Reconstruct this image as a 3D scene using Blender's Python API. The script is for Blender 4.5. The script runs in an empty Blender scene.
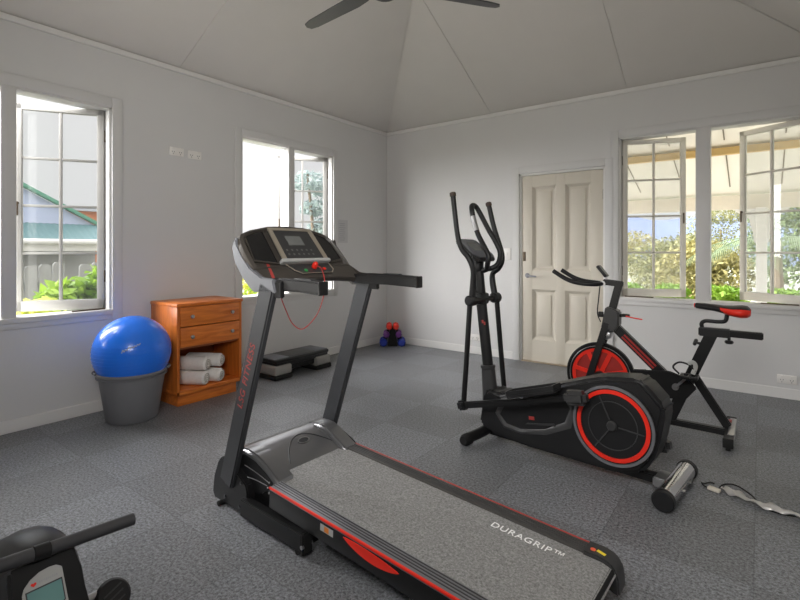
import bpy, bmesh, math, random
from mathutils import Vector, Matrix, Euler
random.seed(7)
C = bpy.context.scene.collection
PI = math.pi
R = math.radians

# ------------------------------------------------------------------ materials
MATS = {}
def mat(name, col, rough=.5, metal=0., var=.12, scale=20., bump=0., bscale=None, coat=0., spec=.5, emit=None):
    if name in MATS: return MATS[name]
    m = bpy.data.materials.new(name); m.use_nodes = True
    nt = m.node_tree; N = nt.nodes; L = nt.links
    b = N['Principled BSDF']
    tc = N.new('ShaderNodeTexCoord')
    nz = N.new('ShaderNodeTexNoise'); nz.inputs['Scale'].default_value = scale; nz.inputs['Detail'].default_value = 4
    L.new(tc.outputs['Object'], nz.inputs['Vector'])
    mx = N.new('ShaderNodeMix'); mx.data_type = 'RGBA'
    mx.inputs[6].default_value = tuple(c*(1-var) for c in col)+(1,)
    mx.inputs[7].default_value = tuple(min(1, c*(1+var)) for c in col)+(1,)
    L.new(nz.outputs['Fac'], mx.inputs[0])
    L.new(mx.outputs[2], b.inputs['Base Color'])
    b.inputs['Roughness'].default_value = rough
    b.inputs['Metallic'].default_value = metal
    b.inputs['Specular IOR Level'].default_value = spec
    b.inputs['Coat Weight'].default_value = coat
    if emit:
        b.inputs['Emission Color'].default_value = tuple(col)+(1,)
        b.inputs['Emission Strength'].default_value = emit
    if bump:
        n2 = N.new('ShaderNodeTexNoise'); n2.inputs['Scale'].default_value = bscale or scale*6; n2.inputs['Detail'].default_value = 3
        L.new(tc.outputs['Object'], n2.inputs['Vector'])
        bp = N.new('ShaderNodeBump'); bp.inputs['Strength'].default_value = bump; bp.inputs['Distance'].default_value = .01
        L.new(n2.outputs['Fac'], bp.inputs['Height']); L.new(bp.outputs['Normal'], b.inputs['Normal'])
    MATS[name] = m
    return m

def floor_mat():
    m = bpy.data.materials.new('rubber_tiles'); m.use_nodes = True
    nt = m.node_tree; N = nt.nodes; L = nt.links; b = N['Principled BSDF']
    tc = N.new('ShaderNodeTexCoord')
    mp = N.new('ShaderNodeMapping'); mp.inputs['Location'].default_value = (-1.85/.52, 1.86/.5, .25); mp.inputs['Scale'].default_value = (1/.52, 1/.5, 1)
    L.new(tc.outputs['Object'], mp.inputs['Vector'])
    ck = N.new('ShaderNodeTexChecker'); ck.inputs['Scale'].default_value = 1
    ck.inputs['Color1'].default_value = (.158, .162, .171, 1); ck.inputs['Color2'].default_value = (.184, .190, .203, 1)
    L.new(mp.outputs['Vector'], ck.inputs['Vector'])
    br = N.new('ShaderNodeTexBrick'); br.offset = 0; br.inputs['Scale'].default_value = 1
    br.inputs['Brick Width'].default_value = 1; br.inputs['Row Height'].default_value = 1; br.inputs['Mortar Size'].default_value = .005
    br.inputs['Color1'].default_value = (.96, .96, .96, 1); br.inputs['Color2'].default_value = (1.03, 1.03, 1.03, 1); br.inputs['Mortar'].default_value = (.72, .72, .72, 1)
    L.new(mp.outputs['Vector'], br.inputs['Vector'])
    mul = N.new('ShaderNodeMix'); mul.data_type = 'RGBA'; mul.blend_type = 'MULTIPLY'; mul.inputs[0].default_value = 1
    L.new(ck.outputs['Color'], mul.inputs[6]); L.new(br.outputs['Color'], mul.inputs[7])
    n1 = N.new('ShaderNodeTexNoise'); n1.inputs['Scale'].default_value = 85; n1.inputs['Detail'].default_value = 6; n1.inputs['Roughness'].default_value = .85
    L.new(tc.outputs['Object'], n1.inputs['Vector'])
    rp = N.new('ShaderNodeValToRGB'); rp.color_ramp.elements[0].position = .38; rp.color_ramp.elements[0].color = (.15, .15, .15, 1)
    rp.color_ramp.elements[1].position = .62; rp.color_ramp.elements[1].color = (1.9, 1.9, 1.9, 1)
    L.new(n1.outputs['Fac'], rp.inputs['Fac'])
    m2 = N.new('ShaderNodeMix'); m2.data_type = 'RGBA'; m2.blend_type = 'MULTIPLY'; m2.inputs[0].default_value = 1
    L.new(mul.outputs[2], m2.inputs[6]); L.new(rp.outputs['Color'], m2.inputs[7])
    L.new(m2.outputs[2], b.inputs['Base Color'])
    b.inputs['Roughness'].default_value = .44; b.inputs['Specular IOR Level'].default_value = .6
    bp = N.new('ShaderNodeBump'); bp.inputs['Strength'].default_value = .35; bp.inputs['Distance'].default_value = .004
    L.new(n1.outputs['Fac'], bp.inputs['Height']); L.new(bp.outputs['Normal'], b.inputs['Normal'])
    return m

def belt_mat():
    m = bpy.data.materials.new('belt_rubber'); m.use_nodes = True
    nt = m.node_tree; N = nt.nodes; L = nt.links; b = N['Principled BSDF']
    tc = N.new('ShaderNodeTexCoord')
    n1 = N.new('ShaderNodeTexNoise'); n1.inputs['Scale'].default_value = 120; n1.inputs['Detail'].default_value = 6; n1.inputs['Roughness'].default_value = .8
    L.new(tc.outputs['Object'], n1.inputs['Vector'])
    rp = N.new('ShaderNodeValToRGB'); rp.color_ramp.elements[0].position = .36; rp.color_ramp.elements[0].color = (.12, .119, .117, 1)
    rp.color_ramp.elements[1].position = .64; rp.color_ramp.elements[1].color = (.40, .395, .39, 1)
    L.new(n1.outputs['Fac'], rp.inputs['Fac']); L.new(rp.outputs['Color'], b.inputs['Base Color'])
    b.inputs['Roughness'].default_value = .5
    bp = N.new('ShaderNodeBump'); bp.inputs['Strength'].default_value = .3; bp.inputs['Distance'].default_value = .002
    L.new(n1.outputs['Fac'], bp.inputs['Height']); L.new(bp.outputs['Normal'], b.inputs['Normal'])
    return m

def glass_mat(name, haze, tint):
    m = bpy.data.materials.new(name); m.use_nodes = True
    nt = m.node_tree; N = nt.nodes; L = nt.links
    for n in list(N):
        if n.type != 'OUTPUT_MATERIAL': N.remove(n)
    out = [n for n in N if n.type == 'OUTPUT_MATERIAL'][0]
    tr = N.new('ShaderNodeBsdfTransparent'); tr.inputs[0].default_value = tint
    df = N.new('ShaderNodeBsdfTranslucent'); df.inputs[0].default_value = (.9, .92, .93, 1)
    gl = N.new('ShaderNodeBsdfGlossy'); gl.inputs['Roughness'].default_value = .02
    nz = N.new('ShaderNodeTexNoise'); nz.inputs['Scale'].default_value = 6
    mr = N.new('ShaderNodeMapRange'); mr.inputs['To Min'].default_value = haze*.7; mr.inputs['To Max'].default_value = haze*1.3
    L.new(nz.outputs['Fac'], mr.inputs['Value'])
    m1 = N.new('ShaderNodeMixShader'); L.new(mr.outputs['Result'], m1.inputs[0]); L.new(tr.outputs[0], m1.inputs[1]); L.new(df.outputs[0], m1.inputs[2])
    fr = N.new('ShaderNodeFresnel'); fr.inputs[0].default_value = 1.35
    m2 = N.new('ShaderNodeMixShader'); L.new(fr.outputs[0], m2.inputs[0]); L.new(m1.outputs[0], m2.inputs[1]); L.new(gl.outputs[0], m2.inputs[2])
    L.new(m2.outputs[0], out.inputs['Surface'])
    return m

def wood_mat(name, c1, c2, axis=1):
    m = bpy.data.materials.new(name); m.use_nodes = True
    nt = m.node_tree; N = nt.nodes; L = nt.links; b = N['Principled BSDF']
    tc = N.new('ShaderNodeTexCoord')
    mp = N.new('ShaderNodeMapping'); s = [14, 14, 14]; s[axis] = 1.6; mp.inputs['Scale'].default_value = s
    L.new(tc.outputs['Object'], mp.inputs['Vector'])
    nz = N.new('ShaderNodeTexNoise'); nz.inputs['Scale'].default_value = 2.5; nz.inputs['Detail'].default_value = 6; nz.inputs['Distortion'].default_value = .6
    L.new(mp.outputs['Vector'], nz.inputs['Vector'])
    rp = N.new('ShaderNodeValToRGB'); rp.color_ramp.elements[0].position = .3; rp.color_ramp.elements[0].color = c1+(1,)
    rp.color_ramp.elements[1].position = .7; rp.color_ramp.elements[1].color = c2+(1,)
    L.new(nz.outputs['Fac'], rp.inputs['Fac']); L.new(rp.outputs['Color'], b.inputs['Base Color'])
    b.inputs['Roughness'].default_value = .35
    return m

def leaf_mat(name, c1, c2, trans=.35):
    m = bpy.data.materials.new(name); m.use_nodes = True
    nt = m.node_tree; N = nt.nodes; L = nt.links; b = N['Principled BSDF']
    tc = N.new('ShaderNodeTexCoord'); nz = N.new('ShaderNodeTexNoise'); nz.inputs['Scale'].default_value = 3.5; nz.inputs['Detail'].default_value = 5
    L.new(tc.outputs['Object'], nz.inputs['Vector'])
    rp = N.new('ShaderNodeValToRGB'); rp.color_ramp.elements[0].position = .35; rp.color_ramp.elements[0].color = c1+(1,)
    rp.color_ramp.elements[1].position = .65; rp.color_ramp.elements[1].color = c2+(1,)
    L.new(nz.outputs['Fac'], rp.inputs['Fac']); L.new(rp.outputs['Color'], b.inputs['Base Color'])
    b.inputs['Roughness'].default_value = .6
    tl = N.new('ShaderNodeBsdfTranslucent'); L.new(rp.outputs['Color'], tl.inputs[0])
    mx = N.new('ShaderNodeMixShader'); mx.inputs[0].default_value = trans
    out = [n for n in N if n.type == 'OUTPUT_MATERIAL'][0]
    L.new(b.outputs[0], mx.inputs[1]); L.new(tl.outputs[0], mx.inputs[2]); L.new(mx.outputs[0], out.inputs['Surface'])
    return m

M_wall = mat('wall_paint', (.66, .655, .65), .8, var=.025, scale=3, bump=.03, bscale=60)
M_ceil = mat('ceiling_paint', (.60, .58, .555), .85, var=.035, scale=4, bump=.05, bscale=25)
M_trim = mat('trim_paint', (.76, .75, .735), .5, var=.03, scale=5)
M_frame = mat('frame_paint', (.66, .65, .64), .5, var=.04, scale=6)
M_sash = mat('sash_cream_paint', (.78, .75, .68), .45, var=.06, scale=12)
M_sashl = mat('sash_paint_darkened', (.46, .45, .43), .5, var=.06, scale=12)  # shade put into the colour: left sashes darkened against the strong sun
M_door = mat('door_cream_paint', (.62, .575, .49), .45, var=.03, scale=5)
M_floor = floor_mat()
M_belt = belt_mat()
M_glass = glass_mat('window_glass', .015, (.85, .85, .85, 1))
M_hazy = glass_mat('hazy_window_glass', .10, (.9, .91, .92, 1))  # panes mixed with a pale translucent haze
M_black = mat('black_metal', (.009, .009, .0095), .38, var=.2, spec=.35)
M_blackp = mat('black_plastic', (.011, .011, .012), .42, var=.2, bump=.05, bscale=300, spec=.4)
M_gloss = mat('gloss_black', (.008, .008, .009), .18, var=.1)
M_rubber = mat('black_rubber', (.013, .013, .013), .7, var=.2, spec=.3)
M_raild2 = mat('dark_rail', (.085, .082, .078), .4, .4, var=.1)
M_mould = mat('moulding_highlight_grey', (.055, .055, .057), .35)  # black mouldings painted greyer to stand in for their highlights
M_btn = mat('button_grey', (.12, .12, .115), .4)
M_post = mat('charcoal_metal', (.055, .057, .062), .4, .3, var=.1)
M_dgrey = mat('dark_grey_plastic', (.035, .035, .036), .4, var=.1)
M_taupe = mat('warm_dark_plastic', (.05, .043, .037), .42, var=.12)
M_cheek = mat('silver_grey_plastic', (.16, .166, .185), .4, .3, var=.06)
M_hood = mat('hood_silver', (.24, .24, .25), .28, .7, var=.05)
M_rail = mat('rail_aluminium', (.26, .26, .28), .36, .6, var=.06)
M_raild = mat('rail_groove', (.07, .07, .075), .45, .4)
M_chrome = mat('chrome', (.62, .62, .64), .16, 1., var=.05)
M_steel = mat('brushed_steel', (.45, .45, .46), .32, .9, var=.08)
M_red = mat('red_plastic', (.80, .028, .014), .35, var=.06)
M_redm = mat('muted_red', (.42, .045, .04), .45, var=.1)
M_dred = mat('dark_red', (.33, .018, .013), .5, var=.2)
M_redtext = mat('red_print', (.33, .05, .045), .5)
M_white = mat('white_print', (.95, .95, .95), .5)
M_bezel = mat('champagne_bezel', (.42, .37, .30), .38, .5, var=.05)
M_ledge = mat('light_grey_plastic', (.42, .42, .41), .4, var=.05)
M_lcd = mat('grey_screen', (.16, .165, .16), .25, var=.05)
M_lcdg = mat('teal_screen', (.16, .32, .31), .25, var=.06)
M_green = mat('green_button', (.03, .35, .08), .4)
M_wood = wood_mat('pine_orange', (.50, .115, .016), (.78, .23, .038))
M_woodv = wood_mat('pine_orange_upright', (.48, .11, .015), (.72, .21, .035), 2)
M_woodd = mat('cabinet_inside', (.27, .075, .02), .5, var=.2, scale=8)
M_ball = mat('blue_vinyl', (.012, .18, .86), .27, var=.05, coat=.3)
M_bucket = mat('grey_bucket', (.19, .19, .205), .45, var=.04)
M_towel = mat('white_towel', (.86, .83, .80), .95, var=.1, scale=60, bump=.5, bscale=250)
M_fan = mat('fan_dark_grey', (.05, .05, .052), .45, var=.1)
M_outlet = mat('outlet_white', (.82, .80, .77), .4, var=.02)
M_paper = mat('paper_grey', (.56, .555, .56), .8, var=.03)
M_ink = mat('faded_ink', (.4, .4, .42), .8)
M_hinge = mat('hinge_bronze', (.10, .07, .045), .45, .6)
M_tan = mat('brass', (.5, .33, .12), .35, .8)

# ------------------------------------------------------------------ mesh builder
def catmull(pts, seg=6):
    pts = [Vector(p) for p in pts]
    if len(pts) < 3: return pts
    out = []
    P = [pts[0]*2-pts[1]]+pts+[pts[-1]*2-pts[-2]]
    for i in range(1, len(P)-2):
        p0, p1, p2, p3 = P[i-1], P[i], P[i+1], P[i+2]
        for k in range(seg):
            t = k/seg
            out.append(.5*((2*p1)+(p2-p0)*t+(2*p0-5*p1+4*p2-p3)*t*t+(3*p1-p0-3*p2+p3)*t**3))
    out.append(pts[-1])
    return out

class G:
    def __init__(s, M=None): s.bm = bmesh.new(); s.M = M
    def _merge(s, t, M=None):
        if M is not None: t.transform(M)
        if s.M is not None: t.transform(s.M)
        me = bpy.data.meshes.new('tmp'); t.to_mesh(me); t.free(); s.bm.from_mesh(me); bpy.data.meshes.remove(me)
        return s
    def box(s, c, d, rot=(0, 0, 0), bev=0., seg=1):
        t = bmesh.new(); bmesh.ops.create_cube(t, size=1)
        t.transform(Matrix.Diagonal((d[0], d[1], d[2], 1)))
        if bev: bmesh.ops.bevel(t, geom=t.edges[:], offset=bev, segments=seg+1, affect='EDGES', profile=.5)
        return s._merge(t, Matrix.Translation(c) @ Euler(rot).to_matrix().to_4x4())
    def bar(s, p0, p1, w, h, bev=.004, up=(0, 0, 1)):
        p0, p1 = Vector(p0), Vector(p1); x = (p1-p0); l = x.length; x.normalize()
        u = Vector(up); y = u.cross(x); y.normalize(); z = x.cross(y)
        m = Matrix((x, y, z)).transposed().to_4x4(); m.translation = (p0+p1)/2
        t = bmesh.new(); bmesh.ops.create_cube(t, size=1); t.transform(Matrix.Diagonal((l, w, h, 1)))
        if bev: bmesh.ops.bevel(t, geom=t.edges[:], offset=bev, segments=2, affect='EDGES')
        return s._merge(t, m)
    def tube(s, pts, r, n=12, smooth=True, closed=False, seg=6, flat=1.):
        P = [Vector(p) for p in pts]
        if closed: P = catmull(P+[P[0]], seg)[:-1] if smooth else P
        elif smooth: P = catmull(P, seg)
        m = len(P)
        rr = r if isinstance(r, (list, tuple)) else None
        t = bmesh.new(); rings = []
        prev = None
        for i, p in enumerate(P):
            a = P[(i-1) % m] if (closed or i > 0) else P[i]
            b = P[(i+1) % m] if (closed or i < m-1) else P[i]
            d = (b-a).normalized()
            if prev is None:
                ref = Vector((0, 0, 1)) if abs(d.z) < .9 else Vector((1, 0, 0))
                nx = (ref-d*ref.dot(d)).normalized()
            else:
                nx = (prev-d*prev.dot(d)).normalized()
            prev = nx; ny = d.cross(nx)
            if rr:
                f = i/(m-1)*(len(rr)-1); k = min(int(f), len(rr)-2); ra = rr[k]+(rr[k+1]-rr[k])*(f-k)
            else: ra = r
            rings.append([t.verts.new(p+nx*math.cos(2*PI*j/n)*ra+ny*math.sin(2*PI*j/n)*ra*flat) for j in range(n)])
        for i in range(m if closed else m-1):
            A, B = rings[i], rings[(i+1) % m]
            for j in range(n):
                try: t.faces.new((A[j], A[(j+1) % n], B[(j+1) % n], B[j]))
                except ValueError: pass
        if not closed:
            t.faces.new(rings[0][::-1]); t.faces.new(rings[-1])
        bmesh.ops.recalc_face_normals(t, faces=t.faces[:])
        return s._merge(t)
    def lathe(s, prof, c=(0, 0, 0), axis='z', n=32, closed=False):
        t = bmesh.new(); rings = []
        for (r, h) in prof:
            if r < 1e-6: rings.append([t.verts.new((0, 0, h))])
            else: rings.append([t.verts.new((r*math.cos(2*PI*j/n), r*math.sin(2*PI*j/n), h)) for j in range(n)])
        K = len(rings)
        for i in range(K if closed else K-1):
            A, B = rings[i], rings[(i+1) % K]
            for j in range(n):
                if len(A) == 1 and len(B) == 1: continue
                if len(A) == 1: f = (A[0], B[j], B[(j+1) % n])
                elif len(B) == 1: f = (A[j], A[(j+1) % n], B[0])
                else: f = (A[j], A[(j+1) % n], B[(j+1) % n], B[j])
                t.faces.new(f)
        bmesh.ops.recalc_face_normals(t, faces=t.faces[:])
        rot = {'z': Matrix(), 'y': Matrix.Rotation(-PI/2, 4, 'X'), 'x': Matrix.Rotation(PI/2, 4, 'Y')}[axis]
        return s._merge(t, Matrix.Translation(c) @ rot)
    def cyl(s, p0, p1, r, n=20, bev=0.):
        p0, p1 = Vector(p0), Vector(p1); d = p1-p0; l = d.length
        b = min(bev, l*.4, r*.4)
        prof = [(0, 0), (r-b, 0), (r, b), (r, l-b), (r-b, l), (0, l)] if b else [(0, 0), (r, 0), (r, l), (0, l)]
        t = G(); t.lathe(prof, n=n)
        t.bm.transform(Matrix.Translation(p0) @ d.to_track_quat('Z', 'Y').to_matrix().to_4x4())
        return s._merge(t.bm)
    def prism(s, poly, a, b, axis='y', bev=0., seg=2, M=None):
        # axis y: poly in (x,z); axis x: poly in (y,z); axis z: poly in (x,y)
        t = bmesh.new()
        def v(p, h):
            return {'y': (p[0], h, p[1]), 'x': (h, p[0], p[1]), 'z': (p[0], p[1], h)}[axis]
        A = [t.verts.new(v(p, a)) for p in poly]; B = [t.verts.new(v(p, b)) for p in poly]
        n = len(poly)
        t.faces.new(A); t.faces.new(B[::-1])
        for i in range(n): t.faces.new((A[i], A[(i+1) % n], B[(i+1) % n], B[i]))
        bmesh.ops.recalc_face_normals(t, faces=t.faces[:])
        if bev: bmesh.ops.bevel(t, geom=t.edges[:], offset=bev, segments=seg, affect='EDGES')
        return s._merge(t, M)
    def ring(s, outer, inner, a, b, axis='z', M=None):
        # band between two outlines of equal length, thickness a..b
        t = bmesh.new(); n = len(outer)
        def v(p, h): return {'y': (p[0], h, p[1]), 'x': (h, p[0], p[1]), 'z': (p[0], p[1], h)}[axis]
        O1 = [t.verts.new(v(p, a)) for p in outer]; O2 = [t.verts.new(v(p, b)) for p in outer]
        I1 = [t.verts.new(v(p, a)) for p in inner]; I2 = [t.verts.new(v(p, b)) for p in inner]
        for i in range(n):
            j = (i+1) % n
            for q in ((O1[i], O1[j], O2[j], O2[i]), (I1[i], I1[j], I2[j], I2[i]), (O2[i], O2[j], I2[j], I2[i]), (O1[i], O1[j], I1[j], I1[i])): t.faces.new(q)
        bmesh.ops.recalc_face_normals(t, faces=t.faces[:])
        return s._merge(t, M)
    def ball(s, c, r, d=(1, 1, 1), u=24, v=14):
        t = bmesh.new(); bmesh.ops.create_uvsphere(t, u_segments=u, v_segments=v, radius=r)
        return s._merge(t, Matrix.Translation(c) @ Matrix.Diagonal((d[0], d[1], d[2], 1)))
    def torus(s, c, Rr, r, axis='z', n=40, k=10):
        prof = [(Rr+r*math.cos(2*PI*i/k), r*math.sin(2*PI*i/k)) for i in range(k)]
        return s.lathe(prof, c, axis, n, closed=True)
    def quad(s, a, b, c, d):
        t = bmesh.new(); t.faces.new([t.verts.new(p) for p in (a, b, c, d)]); return s._merge(t)

def obj(name, g, m, parent=None, angle=35, sub=0):
    me = bpy.data.meshes.new(name); g.bm.to_mesh(me); g.bm.free()
    me.materials.append(m)
    me.shade_smooth(); me.set_sharp_from_angle(angle=R(angle))
    o = bpy.data.objects.new(name, me); C.objects.link(o)
    if parent is not None: o.parent = parent
    if sub:
        md = o.modifiers.new('s', 'SUBSURF'); md.levels = sub; md.render_levels = sub
    return o
def tag(o, label=None, cat=None, group=None, kind=None):
    if label: o['label'] = label
    if cat: o['category'] = cat
    if group: o['group'] = group
    if kind: o['kind'] = kind
    return o
def thing(name, label, cat, loc=(0, 0, 0), rz=0, group=None):
    o = bpy.data.objects.new(name, None); C.objects.link(o)
    o.location = loc; o.rotation_euler = (0, 0, rz); o.empty_display_size = .1
    return tag(o, label, cat, group)
def struct(name, loc=(0, 0, 0), rz=0):
    o = bpy.data.objects.new(name, None); C.objects.link(o); o.location = loc; o.rotation_euler = (0, 0, rz); o['kind'] = 'structure'
    return o
def text(name, s, size, M, m, parent, ext=.0008, spacing=1., shear=0):
    cu = bpy.data.curves.new(name, 'FONT'); cu.body = s; cu.size = size; cu.extrude = ext; cu.align_x = 'CENTER'; cu.align_y = 'CENTER'
    cu.space_character = spacing; cu.shear = shear; cu.offset = .0
    tmp = bpy.data.objects.new('tmp_'+name, cu); C.objects.link(tmp)
    dg = bpy.context.evaluated_depsgraph_get(); dg.update()
    me = bpy.data.meshes.new_from_object(tmp.evaluated_get(dg))
    bpy.data.objects.remove(tmp); bpy.data.curves.remove(cu)
    me.transform(M); me.materials.clear(); me.materials.append(m); me.name = name
    o = bpy.data.objects.new(name, me); C.objects.link(o); o.parent = parent
    return o
def frame_M(o, x, y):
    x = Vector(x).normalized(); y = Vector(y); y = (y-x*y.dot(x)).normalized(); z = x.cross(y)
    m = Matrix((x, y, z)).transposed().to_4x4(); m.translation = Vector(o); return m
def circ(cx, cy, r, n=40, a0=0, ry=None): return [(cx+r*math.cos(a0+2*PI*i/n), cy+(ry or r)*math.sin(a0+2*PI*i/n)) for i in range(n)]

# ------------------------------------------------------------------ room
W, D, H, K = 4.42, 5.7, 2.74, .524
T = .12
def wall_with_holes(name, axis, pos, out, lo, hi, holes, m):
    # axis 'x': wall in plane x=pos spanning y lo..hi ; out = outward direction sign
    g = G()
    us = sorted({lo, hi}|{h[0] for h in holes}|{h[1] for h in holes}); zs = sorted({0, H}|{h[2] for h in holes}|{h[3] for h in holes})
    for i in range(len(us)-1):
        for j in range(len(zs)-1):
            uc, zc = (us[i]+us[i+1])/2, (zs[j]+zs[j+1])/2
            if any(h[0] < uc < h[1] and h[2] < zc < h[3] for h in holes): continue
            th = T
            c = (pos+out*th/2, uc, zc) if axis == 'x' else (uc, pos+out*th/2, zc)
            d = (th, us[i+1]-us[i], zs[j+1]-zs[j]) if axis == 'x' else (us[i+1]-us[i], th, zs[j+1]-zs[j])
            g.box(c, d)
    bmesh.ops.remove_doubles(g.bm, verts=g.bm.verts[:], dist=1e-5)
    o = obj(name, g, m); o['kind'] = 'structure'; o.data.shade_flat(); return o
ZS, ZH = .745, 2.285
win1 = (-4.63, -3.366, ZS, ZH); win2 = (-2.229, -.999, ZS, ZH); win3 = (2.85, 4.275, ZS, ZH)
door_h = (1.845, 2.735, 0, 2.025)
wall_with_holes('wall_left', 'x', 0, -1, -D, T, [win1, win2], M_wall)
wall_with_holes('wall_back', 'y', 0, 1, 0, W, [win3, door_h], M_wall)
wall_with_holes('wall_right', 'x', W, 1, -D, T, [], M_wall)
wall_with_holes('wall_front', 'y', -D, -1, -T, W+T, [], M_wall)
g = G(); g.box((W/2, -D/2, -.05), (W+.24, D+.24, .1)); o = obj('floor', g, M_floor); o['kind'] = 'structure'
# hip ceiling: four slopes meeting in a short ridge
g = G(); t = bmesh.new(); rz = H+K*W/2; z0 = H
ev = .13; z1_ = z0-K*ev
v = [t.verts.new(p) for p in ((-ev, ev, z1_), (W+ev, ev, z1_), (W+ev, -D-ev, z1_), (-ev, -D-ev, z1_), (W/2, -W/2, rz), (W/2, -D+W/2, rz))]
for f in ((0, 1, 4), (1, 2, 5, 4), (2, 3, 5), (3, 0, 4, 5)): t.faces.new([v[i] for i in f])
g._merge(t); o = obj('ceiling', g, M_ceil, angle=5); o['kind'] = 'structure'; o.data.shade_flat()
md = o.modifiers.new('s', 'SOLIDIFY'); md.thickness = .05; md.offset = -1
bpy.context.view_layer.update()
# ceiling battens along the joints
def batten(name, p0, p1, up, w_=.022):
    g = G(); g.bar(p0, p1, w_, .008, .002, up); o = obj(name, g, M_ceil); o['kind'] = 'structure'; return o
bi = 0
for y in (-4.18, -2.83):
    bi += 1; L_ = min(-y, W/2)
    batten('trim_%d' % bi, (.0, y, H-.004), (L_, y, H+K*L_-.004), (-K, 0, 1))
for x in (1.5, 2.92):
    bi += 1; L_ = min(x, W-x)
    batten('trim_%d' % bi, (x, 0, H-.004), (x, -L_, H+K*L_-.004), (0, K, 1))
for (x, s) in ((0, 1), (W, -1)):
    bi += 1
    batten('trim_%d' % bi, (x, 0, H-.006), (W/2, -W/2, rz-.006), (0, 0, 1), .014)
# cornice and baseboards
def strip(name, p0, p1, w, h, m=M_trim, bev=.004):
    g = G(); g.bar(p0, p1, w, h, bev); o = obj(name, g, m); o['kind'] = 'structure'; return o
strip('trim_cornice_left', (.012, -D, H-.02), (.012, 0, H-.02), .024, .04)
strip('trim_cornice_back', (0, -.012, H-.02), (W, -.012, H-.02), .024, .04)
strip('baseboard_left', (.008, -D, .042), (.008, 0, .042), .016, .084)
strip('baseboard_back_1', (0, -.008, .042), (door_h[0]-.075, -.008, .042), .016, .084)
strip('baseboard_back_2', (door_h[1]+.075, -.008, .042), (W, -.008, .042), .016, .084)
strip('baseboard_right', (W-.008, -D, .042), (W-.008, 0, .042), .016, .084)

# ------------------------------------------------------------------ windows
def make_sash(parent, hinge, ang, w=.565, z0=ZS+.008, z1=ZH-.02, glass=M_glass, m=M_sash, latch=True):
    e = bpy.data.objects.new('sash', None); C.objects.link(e); e.parent = parent
    e.location = (hinge[0], hinge[1], 0); e.rotation_euler = (0, 0, ang)
    g = G(); th = .036; st = .045
    g.box((st/2, 0, (z0+z1)/2), (st, th, z1-z0), bev=.004); g.box((w-st/2, 0, (z0+z1)/2), (st, th, z1-z0), bev=.004)
    g.box((w/2, 0, z1-.0225), (w, th, .045), bev=.004); g.box((w/2, 0, z0+.0375), (w, th, .075), bev=.004)
    a, b = z0+.075, z1-.045
    g.box((w/2, 0, (a+b)/2), (.02, .026, b-a), bev=.003)
    for k in (1, 2, 3): g.box((w/2, 0, a+(b-a)*k/4), (w-2*st, .026, .018), bev=.003)
    obj('sash_frame', g, m, e)
    g = G(); g.box((w/2, 0, (a+b)/2), (w-2*st+.01, .003, b-a+.01)); obj('glass', g, glass, e)
    if latch:
        g = G(); g.cyl((w-.022, -.018, 1.54), (w-.022, .03, 1.54), .008); g.box((w-.022, .032, 1.50), (.012, .01, .1), bev=.003); g.box((w-.022, -.026, 1.50), (.012, .01, .1), bev=.003)
        obj('latch', g, M_hinge, e)
    g = G()
    for z in (1.0, 2.07): g.cyl((-.004, .0, z-.045), (-.004, .0, z+.045), .009, 10)
    obj('hinge', g, M_hinge, e)
    return e
def make_window(name, axis, lo, hi, mul, sashes, gl):
    root = struct(name)
    g = G(); cw = .07
    def bx(u0, u1, n0, n1, z0, z1, gg, bev=.004):
        # u along wall, n = distance outward(+) / into room(-)
        if axis == 'x': gg.box((-(n0+n1)/2, (u0+u1)/2, (z0+z1)/2), (abs(n1-n0), u1-u0, z1-z0), bev=bev)
        else: gg.box(((u0+u1)/2, (n0+n1)/2, (z0+z1)/2), (u1-u0, abs(n1-n0), z1-z0), bev=bev)
    # lining and mullion
    bx(lo, lo+.02, .0, T+.01, ZS, ZH, g); bx(hi-.02, hi, .0, T+.01, ZS, ZH, g); bx(lo, hi, .0, T+.01, ZH-.02, ZH, g)
    bx(mul[0], mul[1], -.012, T, ZS, ZH, g)
    obj('window_frame', g, M_frame, root)
    g = G()
    bx(lo-cw, lo+.004, -.016, 0.0, ZS-.07, ZH+cw, g); bx(hi-.004, hi+cw, -.016, 0.0, ZS-.07, ZH+cw, g); bx(lo+.004, hi-.004, -.016, 0.0, ZH-.004, ZH+cw, g)
    obj('casing', g, M_wall, root)
    g = G(); bx(lo+.005, hi-.005, -.028, T+.03, ZS-.03, ZS+.006, g); bx(lo+.004, hi-.004, -.014, 0, ZS-.07, ZS-.022, g)
    obj('sill', g, M_frame, root)
    g = G()
    for (u0, u1, n) in sashes[1]: bx(u0, u1, n, n+.012, ZS+.004, ZS+.016, g, .003)
    if sashes[1]: obj('casement_stay', g, M_hinge, root)
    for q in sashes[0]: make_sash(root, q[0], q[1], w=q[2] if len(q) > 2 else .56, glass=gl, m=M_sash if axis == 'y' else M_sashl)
    return root
def la(th): return math.atan2(-math.cos(R(th)), -math.sin(R(th)))
def ll(th): return math.atan2(math.cos(R(th)), -math.sin(R(th)))
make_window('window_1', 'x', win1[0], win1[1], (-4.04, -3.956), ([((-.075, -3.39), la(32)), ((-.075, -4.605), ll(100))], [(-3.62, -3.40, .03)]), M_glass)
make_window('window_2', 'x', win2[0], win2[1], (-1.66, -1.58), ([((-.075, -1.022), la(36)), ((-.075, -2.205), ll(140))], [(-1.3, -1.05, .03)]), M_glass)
make_window('window_3', 'y', win3[0], win3[1], (3.49, 3.60), ([((2.872, .075), R(22), .55), ((4.253, .075), PI-R(31), .52)], [(2.90, 3.15, .03), (3.95, 4.2, .03)]), M_hazy)

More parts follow.
